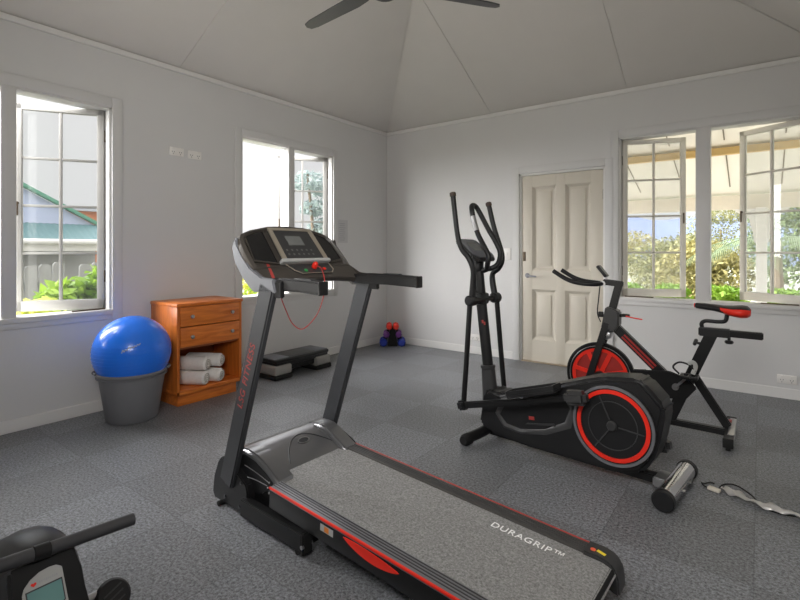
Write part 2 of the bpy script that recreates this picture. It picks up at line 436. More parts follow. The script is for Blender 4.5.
# ------------------------------------------------------------------ door
root = struct('door_1')
g = G(); x0, x1, z1 = door_h[0], door_h[1], door_h[3]
g.box((x0+.012, .06, z1/2), (.024, .12, z1), bev=.003); g.box((x1-.012, .06, z1/2), (.024, .12, z1), bev=.003); g.box(((x0+x1)/2, .06, z1-.012), (x1-x0, .12, .024), bev=.003)
obj('jamb', g, M_trim, root)
g = G()
g.box((x0-.035, -.01, (z1+.07)/2), (.075, .02, z1+.07), bev=.004); g.box((x1+.035, -.01, (z1+.07)/2), (.075, .02, z1+.07), bev=.004); g.box(((x0+x1)/2, -.01, z1+.037), (x1-x0+.0, .02, .075), bev=.004)
obj('architrave', g, M_wall, root)
g = G(); a, b = x0+.027, x1-.027; yb = .035; zt = z1-.027; zb = .012
# four-panel leaf: recessed field with stiles and rails around
g.box(((a+b)/2, yb+.012, (zb+zt)/2), (b-a, .02, zt-zb))
st = .115; ms = .10
for (u0, u1, w0, w1) in ((a, a+st, zb, zt), (b-st, b, zb, zt), ((a+b)/2-ms/2, (a+b)/2+ms/2, zb, zt)):
    g.box(((u0+u1)/2, yb-.008, (w0+w1)/2), (u1-u0, .03, w1-w0), bev=.004)
for (w0, w1) in ((zb, .24), (.78, .98), (zt-.12, zt)):
    for (u0, u1) in ((a+st-.006, (a+b)/2-ms/2+.006), ((a+b)/2+ms/2-.006, b-st+.006)):
        g.box(((u0+u1)/2, yb-.0085, (w0+w1)/2), (u1-u0, .028, w1-w0))
leaf = obj('door_leaf', g, M_door, root)
g = G()
for (u0, u1) in ((a+st, (a+b)/2-ms/2), ((a+b)/2+ms/2, b-st)):
    for (w0, w1) in ((.24, .78), (.98, zt-.12)):
        oo = [(u0, w0), (u1, w0), (u1, w1), (u0, w1)]; ii = [(u0+.028, w0+.028), (u1-.028, w0+.028), (u1-.028, w1-.028), (u0+.028, w1-.028)]
        t = bmesh.new(); A = [t.verts.new((p[0], yb-.02, p[1])) for p in oo]; B = [t.verts.new((p[0], yb, p[1])) for p in ii]
        for k in range(4): t.faces.new((A[k], A[(k+1) % 4], B[(k+1) % 4], B[k]))
        bmesh.ops.recalc_face_normals(t, faces=t.faces[:]); g._merge(t)
        g.box(((u0+u1)/2, yb-.003, (w0+w1)/2), (u1-u0-.11, .012, w1-w0-.11), bev=.005)
obj('panel_moulding', g, M_door, leaf)
g = G(); hz = .925; hx = a+.06
g.cyl((hx, yb-.023, hz), (hx, yb-.033, hz), .026, 20, .003); g.cyl((hx, yb-.03, hz), (hx, yb-.07, hz), .01)
g.bar((hx-.008, yb-.066, hz), (hx+.115, yb-.066, hz-.008), .012, .018, .005)
obj('lever_handle', g, M_rail, leaf)
g = G(); g.box((a+.025, yb-.024, 1.13), (.03, .006, .1), bev=.002); obj('rim_lock', g, M_hinge, leaf)
g = G()
for z in (.3, 1.75): g.cyl((b+.004, yb-.022, z-.05), (b+.004, yb-.022, z+.05), .007, 10)
obj('hinge', g, M_hinge, leaf)
g = G(); g.box(((x0+x1)/2, .03, .006), (x1-x0-.05, .1, .012), bev=.003); obj('threshold', g, mat('threshold_wood', (.3, .24, .17), .5), root)

# ------------------------------------------------------------------ wall fittings
def powerpoint(label, loc, rz, w=.125, h=.07, n=2, group=None, cat='power outlet', name='power_outlet'):
    t = thing(name, label, cat, loc, rz, group)
    g = G(); g.box((0, -.005, 0), (w, .01, h), bev=.004); obj('cover_plate', g, M_outlet, t)
    for k in range(n):
        cx = (k-(n-1)/2)*w*.5
        if name == 'power_outlet':
            g = G()
            for a in (-.5, .5): g.box((cx+a*.017, -.0105, -.005), (.003, .002, .011), rot=(0, a, 0))
            g.box((cx, -.0105, -.021), (.003, .002, .01)); obj('socket', g, M_post, t)
    for k in range(n):
        cx = (k-(n-1)/2)*(w*.5 if name == 'power_outlet' else w*.4)
        g = G(); g.box((cx, -.012, .022 if name == 'power_outlet' else 0), (.012, .006, .016 if name == 'power_outlet' else .03), bev=.002); obj('rocker', g, M_outlet, t)
    return t
powerpoint('white power outlet high on the left wall, the one nearer the small window', (0, -2.862, 2.03), PI/2, group='high wall outlets')
powerpoint('white power outlet high on the left wall, the one nearer the double window', (0, -2.70, 2.025), PI/2, group='high wall outlets')
powerpoint('small white outlet low on the back wall behind the elliptical trainer', (1.31, 0, .19), 0)
powerpoint('white double outlet low on the back wall below the right window', (4.12, 0, .155), 0)
powerpoint('white light switch plate on the wall beside the door handle', (1.705, 0, 1.155), 0, .08, .13, 1, cat='light switch', name='light_switch')
t = thing('paper_notice', 'faded grey printed notice on the wall between window and corner', 'notice', (.002, -.85, 1.42), PI/2)
g = G(); g.box((0, -.001, 0), (.19, .002, .27)); obj('sheet', g, M_paper, t)
g = G()
for k in range(9):
    g.box((0, -.0025, .09-k*.024), (.13*random.uniform(.6, 1), .001, .008))
obj('faded_print', g, M_ink, t)

# ------------------------------------------------------------------ ceiling fan
t = thing('ceiling_fan', 'dark grey three-bladed ceiling fan hanging below the hipped ceiling', 'ceiling fan', (2.354, -2.993, 2.6))
g = G(); g.lathe([(0, -.06), (.06, -.055), (.1, -.02), (.1, .03), (.07, .07), (.03, .09), (0, .09)]); obj('motor_housing', g, M_fan, t)
g = G(); g.cyl((0, 0, .08), (0, 0, rz-2.6-.09), .014); g.lathe([(.06, rz-2.74), (.06, rz-2.68), (0, rz-2.66)]); obj('down_rod', g, M_fan, t)
for a in (173.5, 55, 294):
    g = G(); Mx = Matrix.Rotation(R(a), 4, 'Z') @ Matrix.Translation((0, 0, -.0)) @ Matrix.Rotation(R(10), 4, 'X')
    pl_ = [(.16, -.035), (.25, -.044), (.62, -.036), (.675, -.026), (.69, 0), (.675, .026), (.62, .036), (.25, .044), (.16, .035)]
    g.prism(pl_, -.004, .004, 'z', M=Mx); g.M = None
    t2 = G(); t2.prism([(.08, -.025), (.2, -.03), (.2, .03), (.08, .025)], -.009, -.003, 'z', M=Mx)
    b_ = obj('blade', g, M_fan, t); obj('blade_bracket', t2, M_fan, b_)

# ------------------------------------------------------------------ treadmill
TM = thing('treadmill', 'black folding treadmill with red-edged deck facing the left wall', 'treadmill', (1.93, -3.36, 0), R(-2.4))
yc = -.015
# base frame: near and far foot bracket, rails, cross bars
for s in (-1, 1):
    yo = yc+s*.276
    ya, yb2 = yo-.016, yo+.016
    g = G(); g.prism([(-.065, .012), (-.085, .04), (-.072, .12), (-.035, .20), (-.005, .225), (.06, .215), (.15, .172), (.195, .152), (.208, .12), (.208, .012)], ya-.006, yb2+.006, 'y', bev=.006)
    br_ = obj('foot_bracket', g, M_blackp, TM)
    for (x, z) in ((.03, .05), (.15, .04), (.16, .15), (.04, .12)):
        g = G(); g.cyl((x, yo+s*.022, z), (x, yo+s*.028, z), .007, 10); obj('bolt', g, M_post, br_)
    yr = yc+s*.297
    g = G(); g.bar((.18, yr, .055), (.605, yr, .055), .045, .08, .007); rl = obj('base_rail', g, M_black, TM)
    g = G(); g.bar((.595, yr, .054), (.62, yr, .054), .05, .088, .007); ec = obj('rail_end_cap', g, M_rubber, rl)
    g = G(); g.cyl((.61, yr-.027, .045), (.61, yr+.027, .045), .008, 10); obj('bolt', g, M_steel, ec)
    for x in (.575, .0):
        g = G(); g.cyl((x, yr-.02, .012), (x, yr+.02, .012), .012, 12); obj('foot_pad', g, M_rubber, rl)
for x in (.06, .58):
    g = G(); g.bar((x, yc-.27, .05), (x, yc+.27, .05), .045, .045); obj('cross_bar', g, M_black, TM)
# uprights
def upx(z): return .094+.344*(z-.25)
for s in (-1, 1):
    y = yc+s*.298
    g = G(); g.bar((upx(.12), y, .12), (upx(1.05), y, 1.05), .032, .098, .007, up=(1, 0, 0)); u = obj('upright', g, M_post, TM)
    if s == -1:
        dz = Vector((.344, 0, 1)).normalized()
        text('lettering', 'LSG FITNESS', .052, frame_M((upx(.645)-.004, y-.0168, .645), dz, (-1, 0, .344)), M_redtext, u, spacing=1.12)
# motor hood
g = G(); cp = [(-.02, .12), (-.02, .21), (.01, .245), (.05, .266), (.10, .27), (.15, .262), (.205, .245), (.26, .222), (.305, .20), (.318, .19), (.318, .12)]
g.prism(cp, yc-.19, yc+.19, 'y', bev=.004); hd = obj('motor_hood', g, M_hood, TM)
for s in (-1, 1):
    g = G(); cap = [(-.03, .10), (-.025, .20), (.0, .237), (.05, .268), (.12, .285), (.20, .28), (.27, .258), (.33, .228), (.385, .200), (.395, .178), (.33, .15), (.25, .10)]
    yA, yB = yc+s*.165, yc+s*.262
    if s > 0: cap = [(p[0]-(.03 if p[0] > .25 else 0), p[1]) for p in cap]
    g.prism(cap, min(yA, yB), max(yA, yB), 'y', bev=.014, seg=3); obj('hood_end_cap', g, M_hood, hd)
    g = G(); sp = [(-.01, .11), (.02, .205), (.08, .252), (.14, .262), (.22, .25), (.30, .22), (.345, .196), (.345, .175), (.31, .15), (.24, .11)]
    yA = yc+s*.261; g.prism(sp, min(yA, yA+s*.004), max(yA, yA+s*.004), 'y', bev=.0015); sc_o = obj('side_cover', g, M_blackp, hd)
    yy = yc+s*.267
    for (p, q) in (((.14, .215), (.32, .19)), ((.15, .165), (.31, .172))):
        g = G(); g.tube([(p[0], yy, p[1]), ((p[0]+q[0])/2, yy, (p[1]+q[1])/2+.004), (q[0], yy, q[1])], .0018, 6); obj('seam_line', g, M_steel, sc_o)
    for (x, z) in ((.15, .165), (.325, .19), (.315, .165), (.325, .145)):
        g = G(); g.ball((x, yy, z), .0042, u=8, v=6); obj('side_bolt', g, M_steel, sc_o)
sd = Vector((-.88, 0, .42)).normalized()
Mh = frame_M((.205, yc+.03, .2455), (0, 1, 0), sd)
g = G(); g.prism(circ(.0, .012, .034, 28, ry=.019), 0, .003, 'z', M=Mh); bd = obj('badge', g, M_post, hd)
g = G(); g.ring(circ(.0, .012, .035, 28, ry=.020), circ(.0, .012, .029, 28, ry=.0145), .002, .004, 'z', M=Mh); obj('badge_rim', g, M_steel, bd)
arc = [(-.15+.30*i/20, -.085+math.sin(PI*i/20)**.8*.14) for i in range(21)]
g = G(); g.tube([Mh @ Vector((a_, b__, .0015)) for a_, b__ in arc], .003, 6, smooth=False); obj('engraved_line', g, M_post, hd)
g = G(); g.box((.318, yc, .178), (.016, .36, .02), bev=.004); obj('hood_lip', g, M_rubber, hd)
# deck: slopes slightly down to the rear
DX0, DX1, DZ0, DZ1 = .30, 1.57, .204, .139
sl = math.atan2(DZ0-DZ1, DX1-DX0); L0 = math.hypot(DX1-DX0, DZ0-DZ1)+.012
dy0 = -.038
dM = Matrix.Translation((DX0, dy0, DZ0)) @ Matrix.Rotation(sl, 4, 'Y')
g = G(dM); g.prism([(-.05, -.006), (-.05, -.06), (L0+.0, -.06), (L0+.03, -.05), (L0+.045, -.033), (L0+.03, -.014), (L0, -.006)], -.218, .218, 'y'); deck = obj('running_belt', g, M_belt, TM)
text('lettering', 'DURAGRIP\u2122', .0455, dM @ frame_M((1.035, .145, -.0055), (1, 0, 0), (0, 1, 0)), M_white, deck, spacing=1.1, ext=.0006)
for s in (-1, 1):
    y0, y1 = .212, .277
    xs = .075 if s < 0 else .03; xm, xl = (xs+L0)/2, L0-xs
    g = G(dM); g.box((xm, s*(y0+y1)/2, -.012), (xl, y1-y0, .028), bev=.004); rl = obj('side_rail', g, M_rail if s < 0 else M_raild2, TM)  # reflection painted into the lighter near rail; far rail is a darker copy
    for k in range(4):
        g = G(dM); g.box((xm, s*(y0+.010+k*.0125), .0025), (xl-.01, .004, .0016)); obj('rail_groove', g, M_raild, rl)
    g = G(dM); g.box((xm, s*(y1+.001), -.002), (xl, .009, .010), bev=.003); obj('red_stripe', g, M_red if s < 0 else M_redm, rl)  # far stripe painted as a shaded copy of the near red
    g = G(dM); g.box((xm, s*(y1-.007), -.050), (xl, .016, .076), bev=.004); sk = obj('side_skirt', g, M_black, rl)
    if s < 0:
        g = G(dM); pts = [(.52+.265*(i/20), -.020+.009*math.sin(PI*i/20)**.6-.010*i/20) for i in range(21)]+[(.785-.265*(i/20), -.030+.010*i/20-.029*math.sin(PI*i/20)**.75) for i in range(1, 20)]
        g.prism(pts, -y1-.0035, -y1+.002, 'y', bev=.0008); obj('red_patch', g, M_red, sk)
        g = G(dM); g.box((.432, -y1-.0005, -.034), (.07, .002, .026)); stc = obj('sticker', g, M_ledge, sk)
        g = G(dM); g.box((.432, -y1-.0018, -.034), (.024, .001, .02)); obj('sticker_print', g, mat('orange_print', (.7, .22, .03), .5), stc)
    g = G(dM); ep = [(L0-.07, .006), (L0-.01, .008), (L0+.025, .0), (L0+.045, -.02), (L0+.055, -.05), (L0+.06, -.10), (L0+.03, -.095), (L0-.01, -.065), (L0-.07, -.058)]
    ya, yb2 = s*.206, s*.286
    g.prism(ep, min(ya, yb2), max(ya, yb2), 'y', bev=.006); en = obj('rear_end_cap', g, M_dgrey, rl)
    if s > 0:
        g = G(dM); g.prism(circ(L0-.040, .235, .009, 14), .0075, .0092, 'z'); obj('warning_dot', g, mat('orange_red_print', (.8, .12, .05), .5), en)
        g = G(dM); g.box((L0-.012, .235, .0085), (.03, .012, .0014), rot=(0, .03, -.25)); obj('warning_mark', g, mat('yellow_print', (.8, .62, .04), .5), en)
    g = G(dM); g.cyl((L0-.02, s*.24-.015, -.098), (L0-.02, s*.24+.015, -.098), .030, 16); obj('rear_foot', g, M_rubber, rl)
g = G(dM); g.cyl((L0+.02, -.21, -.034), (L0+.02, .21, -.034), .022, 20); obj('rear_roller', g, M_rubber, TM)
g = G(); g.box((.19, yc, .085), (.38, .50, .11), bev=.01); obj('motor_pan', g, M_black, TM)
g = G(dM); g.box((L0/2-.05, 0, -.085), (L0-.2, .4, .04), bev=.006); obj('under_frame', g, M_black, TM)
# console: a steep display face above a flatter control shelf
B0 = Vector((.235, yc, 1.13))
u1 = Vector((-.64, 0, .77)).normalized(); n1 = Vector((.77, 0, .64)).normalized()
u2 = Vector((-.82, 0, .572)).normalized(); n2 = Vector((.572, 0, .82)).normalized()
def FMx(u, n): return Matrix(((0, u.x, n.x, B0.x), (1, u.y, n.y, B0.y), (0, u.z, n.z, B0.z), (0, 0, 0, 1)))
FU, FL_ = FMx(u1, n1), FMx(u2, n2)     # (y, along slope, height off face)
def inset(P, d, c=(0, .1)):
    return [(p[0]-d*(p[0]-c[0])/max(.001, math.hypot(p[0]-c[0], p[1]-c[1])), p[1]-d*(p[1]-c[1])/max(.001, math.hypot(p[0]-c[0], p[1]-c[1]))) for p in P]
def loft(M, rings):
    t = bmesh.new(); VV = [[t.verts.new(M @ Vector((p[0], p[1], h))) for p in P] for P, h in rings]
    n = len(VV[0])
    for A, B in zip(VV, VV[1:]):
        for i in range(n): t.faces.new((A[i], A[(i+1) % n], B[(i+1) % n], B[i]))
    t.faces.new(VV[0]); t.faces.new(VV[-1])
    bmesh.ops.recalc_face_normals(t, faces=t.faces[:]); return t
up_ = [(-.305, -.03), (-.312, .04), (-.312, .10), (-.305, .15), (-.285, .178), (-.23, .203), (-.12, .232), (0, .242), (.12, .232), (.21, .203), (.25, .178), (.272, .14), (.285, .08), (.293, .02), (.293, -.03)]
bk = [(p[0]*.84, .08+(p[1]-.08)*.74) for p in up_]
g = G(); g._merge(loft(FU, [(bk, -.085), (inset(up_, .008), -.04), (up_, -.008), (inset(up_, .005), .012), (inset(up_, .022), .018), (inset(up_, .034), .004)]))
lo_ = [(-.305, .03), (-.312, -.05), (-.312, -.09), (-.305, -.125), (-.28, -.135), (-.235, -.125), (-.15, -.116), (0, -.112), (.15, -.116), (.225, -.125), (.265, -.135), (.292, -.125), (.298, -.09), (.298, -.05), (.293, .03)]
lb = [(p[0]*.93, .02+(p[1]-.02)*.62) for p in lo_]
g._merge(loft(FL_, [(lb, -.062), (inset(lo_, .006, (0, -.05)), -.02), (lo_, -.004), (inset(lo_, .006, (0, -.05)), .004)]))
cs = obj('console', g, M_taupe, TM)
for k, poly in enumerate(([(-.28, .015), (-.15, -.005), (-.15, .212), (-.215, .197), (-.272, .168)], [(.262, .015), (.162, -.005), (.15, .208), (.195, .197), (.245, .165)])):
    cx, cy = sum(p[0] for p in poly)/len(poly), sum(p[1] for p in poly)/len(poly)
    t = G(); t.prism(poly, .003, .008, 'z', M=FU); tr_ = obj('storage_tray', t, M_gloss, cs)
    t = G(); t.ring(poly, inset(poly, .010, (cx, cy)), .004, .013, 'z', M=FU); obj('tray_rim', t, M_taupe, tr_)
pan = [(-.128, .0), (.155, .0), (.14, .215), (-.128, .215)]
g = G(); g.prism(pan, .004, .018, 'z', bev=.003, M=FU); dp = obj('display_panel', g, M_dgrey, cs)
g = G(); g.ring(pan, [(-.103, .020), (.130, .020), (.116, .200), (-.105, .200)], .014, .022, 'z', M=FU); obj('bezel', g, M_bezel, dp)
g = G(); g.prism([(-.048, .105), (.050, .105), (.046, .165), (-.050, .165)], .017, .021, 'z', bev=.001, M=FU); obj('screen', g, M_lcd, dp)
for k in range(6):
    for j2 in range(2):
        g = G(); bx_, by_ = -.075+k*.03, .05+j2*.026; g.prism(circ(bx_, by_, .006, 14), .017, .0195, 'z', M=FU); obj('button', g, M_btn, dp)
g = G(); g.prism([(-.145, -.006), (.15, -.006), (.155, .004), (.15, .014), (-.145, .014), (-.15, .004)], .006, .034, 'z', bev=.003, M=FU); obj('book_ledge', g, M_ledge, cs)
stp = [(-.125, -.008), (.15, -.008), (.145, -.06), (.12, -.085), (-.07, -.085), (-.10, -.06)]
g = G(); g.prism(stp, .002, .010, 'z', M=FL_); ct = obj('control_strip', g, M_dgrey, cs)
g = G(); g.ring(stp, inset(stp, .006, (0, -.045)), .008, .012, 'z', M=FL_); obj('strip_outline', g, M_bezel, ct)
for (a_, b__, m_, nm) in ((-.035, -.062, M_green, 'start_button'), (.085, -.055, M_red, 'stop_button')):
    g = G(); g.prism(circ(a_, b__, .010, 16), .009, .015, 'z', bev=.002, M=FL_); obj(nm, g, m_, ct)
for k in range(3):
    g = G(); g.prism(circ(-.085+k*.026, -.03, .006, 12), .009, .012, 'z', M=FL_); obj('button', g, M_post, ct)
p0 = FL_ @ Vector((.025, -.045, .01)); p1 = FL_ @ Vector((.025, -.045, .032))
g = G(); g.cyl(p0, p1, .014, 18, .004); g.ball(p1, .014, u=14, v=8)
sk = obj('safety_key', g, M_red, cs)
kp = FL_ @ Vector((.025, -.06, .035))
g = G(); g.tube([kp, kp+Vector((.03, 0, -.015)), (.40, -.03, 1.06), (.405, -.04, .99), (.385, -.065, .90), (.33, -.10, .835), (.30, -.135, .86), (.285, -.16, .92), (.27, -.18, .99), (.27, -.19, 1.05)], .0026, 8); obj('safety_cord', g, M_redm, sk)
g = G(); g.prism([(-.25, -.11), (-.236, -.11), (-.205, .0), (-.217, .003)], .0035, .0065, 'z', M=FL_); obj('red_accent', g, M_redm, cs)
# silver side cheeks wrapping the console ends
chk = [(.105, 1.213), (.118, 1.24), (.137, 1.258), (.148, 1.222), (.193, 1.170), (.247, 1.122), (.328, 1.084), (.412, 1.078), (.43, 1.022), (.27, 1.018), (.201, 1.064), (.129, 1.143)]
for s in (-1, 1):
    ya = yc+s*(.29 if s < 0 else .285); yb2 = yc+s*(.314 if s < 0 else .303)
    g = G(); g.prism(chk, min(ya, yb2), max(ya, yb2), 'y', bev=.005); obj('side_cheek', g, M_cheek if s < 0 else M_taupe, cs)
    yo = yc+s*.272; xe = .68 if s < 0 else .735
    hp = [(.30, 1.075), (.42, 1.083), (.58, 1.082), (xe-.01, 1.077), (xe, 1.07), (xe, 1.032), (xe-.01, 1.024), (.56, 1.030), (.40, 1.028), (.30, 1.03)]
    g = G(); g.prism(hp, yo-.022, yo+.022, 'y', bev=.008, seg=3); hr = obj('hand_rail', g, M_blackp, TM)
    g = G(); g.box((xe-.003, yo, 1.050), (.010, .048, .054), bev=.004); obj('rail_end_cap', g, M_black, hr)
    g = G(); g.box((.57, yo, 1.082), (.10, .026, .006), bev=.002); obj('pulse_plate', g, M_post, hr)
    g = G(); g.bar((.33, yc+s*.295, 1.035), (.46, yc+s*.295, 1.035), .02, .07, .005); obj('rail_socket', g, M_black, hr)

# ------------------------------------------------------------------ elliptical trainer
EL = thing('elliptical_trainer', 'black elliptical trainer with red-ringed flywheel cover and tall curved handles', 'elliptical trainer', (2.5, -2.16, 0), R(-6.5))
sh = [(.03, .10), (.06, .30), (.10, .335), (.17, .315), (.32, .36), (.56, .45), (.72, .51), (.80, .535), (.97, .555), (1.0, .545), (1.095, .445), (1.10, .41), (1.07, .24), (1.04, .15), (.99, .085), (.88, .05), (.35, .045), (.14, .06)]
g = G(); g.prism(sh, -.088, .088, 'y', bev=.022, seg=3); shd = obj('shroud', g, M_blackp, EL)
g = G(); ins = [(.19, .20), (.23, .275), (.31, .30), (.60, .37), (.63, .33), (.60, .25), (.48, .18), (.33, .145), (.235, .155)]
big = [(.155, .20), (.20, .30), (.30, .33), (.64, .41), (.665, .34), (.635, .225), (.49, .15), (.33, .115), (.215, .125)]
t = bmesh.new(); A = [t.verts.new((p[0], -.0885, p[1])) for p in big]; B = [t.verts.new((p[0]*.5+q[0]*.5, -.099, p[1]*.5+q[1]*.5)) for p, q in zip(big, ins)]; Cc = [t.verts.new((p[0], -.090, p[1])) for p in ins]
for A_, B_ in ((A, B), (B, Cc)):
    for i in range(len(A_)): t.faces.new((A_[i], A_[(i+1) % len(A_)], B_[(i+1) % len(A_)], B_[i]))
bmesh.ops.recalc_face_normals(t, faces=t.faces[:]); g._merge(t); obj('side_moulding', g, M_mould, shd, angle=60)
g = G(); g.box((.40, -.0905, .225), (.035, .003, .02), bev=.001, rot=(0, -.1, 0)); obj('red_logo', g, M_redm, shd)
g = G(); g.prism([(.36, .18), (.55, .215), (.54, .228), (.37, .19)], -.096, -.088, 'y', bev=.002); obj('side_highlight_rib', g, M_dgrey, shd)
cD = (.858, 0, .298)
for s in (-1, 1):
    def ring_(r0, r1, a, b, m, nm, par):
        g = G(); g.lathe([(r0, a), (r1, a), (r1, b), (r0, b)], (cD[0], 0, cD[2]), 'y', 56, closed=True)
        return obj(nm, g, m, par)
    ya = s*.086
    g = G(); g.lathe([(0, min(ya, ya+s*.014)), (.207, min(ya, ya+s*.014)), (.207, max(ya, ya+s*.014)), (0, max(ya, ya+s*.014))], (cD[0], 0, cD[2]), 'y', 56); dk = obj('flywheel_cover', g, M_blackp, shd)
    f = lambda a, b: (min(s*a, s*b), max(s*a, s*b))
    ring_(.190, .204, *f(.09, .108), M_rail, 'grey_rim', dk)
    ring_(.163, .183, *f(.09, .106), M_red, 'red_ring', dk)
    ring_(.12, .124, *f(.098, .103), M_mould, 'moulded_ring', dk)
    g = G()
    for k in range(3):
        a = R(115+120*k)
        g.bar((cD[0]+.03*math.cos(a), s*.102, cD[2]+.03*math.sin(a)), (cD[0]+.155*math.cos(a), s*.102, cD[2]+.155*math.sin(a)), .006, .01, .002, up=(0, 1, 0))
    obj('spoke_rib', g, M_mould, dk)
    g = G(); g.cyl((cD[0], s*.098, cD[2]), (cD[0], s*.118, cD[2]), .026, 24, .006); obj('hub_cap', g, M_dgrey, dk)
# crank and pedal arms
for s in (-1, 1):
    yA = s*.165
    if s < 0: jt, mid, ck = (-.03, .225), (.43, .345), (.695, .425)
    else: jt, mid, ck = (.07, .235), (.45, .25), (1.0, .17)
    g = G(); g.bar((jt[0], yA, jt[1]), (mid[0], yA, mid[1]), .032, .04, .006); g.bar((mid[0]-.02, yA, mid[1]-.006), (ck[0], yA, ck[1]), .03, .036, .006); pa_ = obj('pedal_arm', g, M_black, EL)
    g = G(); a = Vector((mid[0]-.12, 0, mid[1]-.02)); b = Vector((ck[0]-.10, 0, ck[1]-.01)); dd = (b-a).normalized()
    Mp = frame_M(((a.x+b.x)/2, yA, (a.z+b.z)/2+.03), dd, (0, 1, 0))
    fp = [(-.15, -.05), (.08, -.06), (.15, -.045), (.15, .045), (.08, .06), (-.15, .05), (-.165, .03), (-.165, -.03)]
    g.prism(fp, -.01, .008, 'z', bev=.004, M=Mp); g.ring(fp, inset(fp, .012, (0, 0)), .006, .03, 'z', M=Mp); pd = obj('foot_pedal', g, M_blackp, pa_)
    g = G()
    for k in range(7): g.box(Mp @ Vector((-.12+k*.038, 0, .0095)), (.008, .085, .004), rot=(0, -math.atan2(dd.z, dd.x), 0))
    obj('tread_rib', g, M_dgrey, pd)
    g = G(); g.bar((ck[0]-.055, yA-.01, ck[1]-.008), (ck[0]+.065, yA-.01, ck[1]+.010), .075, .075, .02); obj('crank_joint', g, M_dgrey, pa_)
    g = G(); g.cyl((ck[0], s*.105, ck[1]), (ck[0], s*.16, ck[1]), .013, 14); g.bar((ck[0], s*.122, ck[1]), (cD[0], s*.122, cD[2]), .03, .014, .004, up=(0, 1, 0)) if False else None; obj('crank_pin', g, M_steel, pa_)
    g = G(); g.bar((jt[0]-.035, yA, jt[1]-.01), (jt[0]+.03, yA, jt[1]+.008), .055, .06, .012); g.cyl((jt[0], yA-.035, jt[1]), (jt[0], yA+.035, jt[1]), .012, 12); obj('lever_joint', g, M_blackp, pa_)
    # swing handle: lower pole, collar, curved upper grip
    pv = (.013, s*.14, .882)
    g = G(); g.tube([(jt[0], s*.16, jt[1]+.02), (jt[0]*.6+pv[0]*.4, s*.155, jt[1]+.28), (pv[0]+.01*s, pv[1], pv[2]-.01)], .0165, 12); sh_ = obj('swing_handle', g, M_black, EL)
    if s < 0: up = [(.018, -.14, .89), (.03, -.142, 1.0), (.036, -.155, 1.08), (.01, -.165, 1.15), (-.04, -.17, 1.21), (-.072, -.17, 1.30), (-.107, -.17, 1.545)]
    else: up = [(.01, .14, .89), (-.01, .142, .98), (-.012, .148, 1.04), (.03, .15, 1.075), (.058, .15, 1.13), (.05, .15, 1.20), (-.004, .15, 1.35), (-.044, .15, 1.50)]
    g = G(); g.tube(up, [.021, .02, .0165, .0165, .0165, .0165, .0165], 12); obj('upper_grip', g, M_blackp, sh_)
    e = Vector(up[-1]); e0 = Vector(up[-2]); dr = (e-e0).normalized()
    g = G(); g.cyl(e-dr*.005, e+dr*.025, .0205, 16, .006); obj('grip_cap', g, mat('brown_foam', (.055, .035, .027), .6), sh_)
    g = G(); g.cyl((pv[0], pv[1]-.035, pv[2]), (pv[0], pv[1]+.035, pv[2]), .034, 22, .01); obj('pivot_collar', g, M_blackp, sh_)
g = G(); g.cyl((.013, -.13, .882), (.013, .13, .882), .016, 14); obj('pivot_axle', g, M_black, EL)
# mast
g = G(); g.tube([(.075, 0, .12), (.06, 0, .30), (.045, 0, .45)], [.062, .052, .046], 20, smooth=False, flat=.75); g.cyl((.046, 0, .44), (.044, 0, .462), .047, 20, .004); obj('mast_boot', g, M_dgrey, EL)
g = G(); g.tube([(.047, 0, .44), (-.008, 0, .88), (-.03, 0, 1.10)], [.036, .036, .034], 18, smooth=False, flat=.8); ms_ = obj('mast', g, M_black, EL)
g = G(); g.box((.038, -.028, .73), (.004, .014, .02), rot=(0, -.12, 0)); g.box((.024, -.029, .74), (.012, .003, .02), rot=(0, -.12, 0)); obj('red_logo', g, M_redm, ms_)
g = G(); g.box((-.008, 0, .885), (.07, .10, .075), bev=.015); obj('mast_clamp', g, M_blackp, ms_)
g = G(); g.lathe([(0, 0), (.03, .004), (.036, .02), (.036, .07), (.026, .09), (0, .095)], (-.03, .0, 1.05)); obj('mast_head', g, M_blackp, ms_)
# console: thin tilted display with grey edge
cM = Matrix.Translation((-.045, 0, 1.21)) @ Matrix.Rotation(R(36), 4, 'Y')
g = G(cM); g.prism([(-.115, -.075), (-.10, -.105), (.07, -.125), (.115, -.09), (.12, 0), (.115, .09), (.07, .125), (-.10, .105), (-.115, .075)], -.026, 0, 'z', bev=.008); ec = obj('console', g, M_dgrey, EL)
g = G(cM); g.prism([(-.10, -.07), (-.085, -.095), (.065, -.11), (.10, -.08), (.10, .08), (.065, .11), (-.085, .095), (-.10, .07)], 0, .005, 'z', bev=.001); obj('console_face', g, M_cheek, ec)
g = G(cM); g.prism([(-.06, -.05), (.03, -.055), (.03, .055), (-.06, .05)], .004, .007, 'z'); obj('screen', g, M_lcd, ec)
g = G(); g.tube([(-.03, 0, 1.08), (-.05, 0, 1.15), (-.06, 0, 1.19)], .03, 14); obj('console_neck', g, M_blackp, ec)
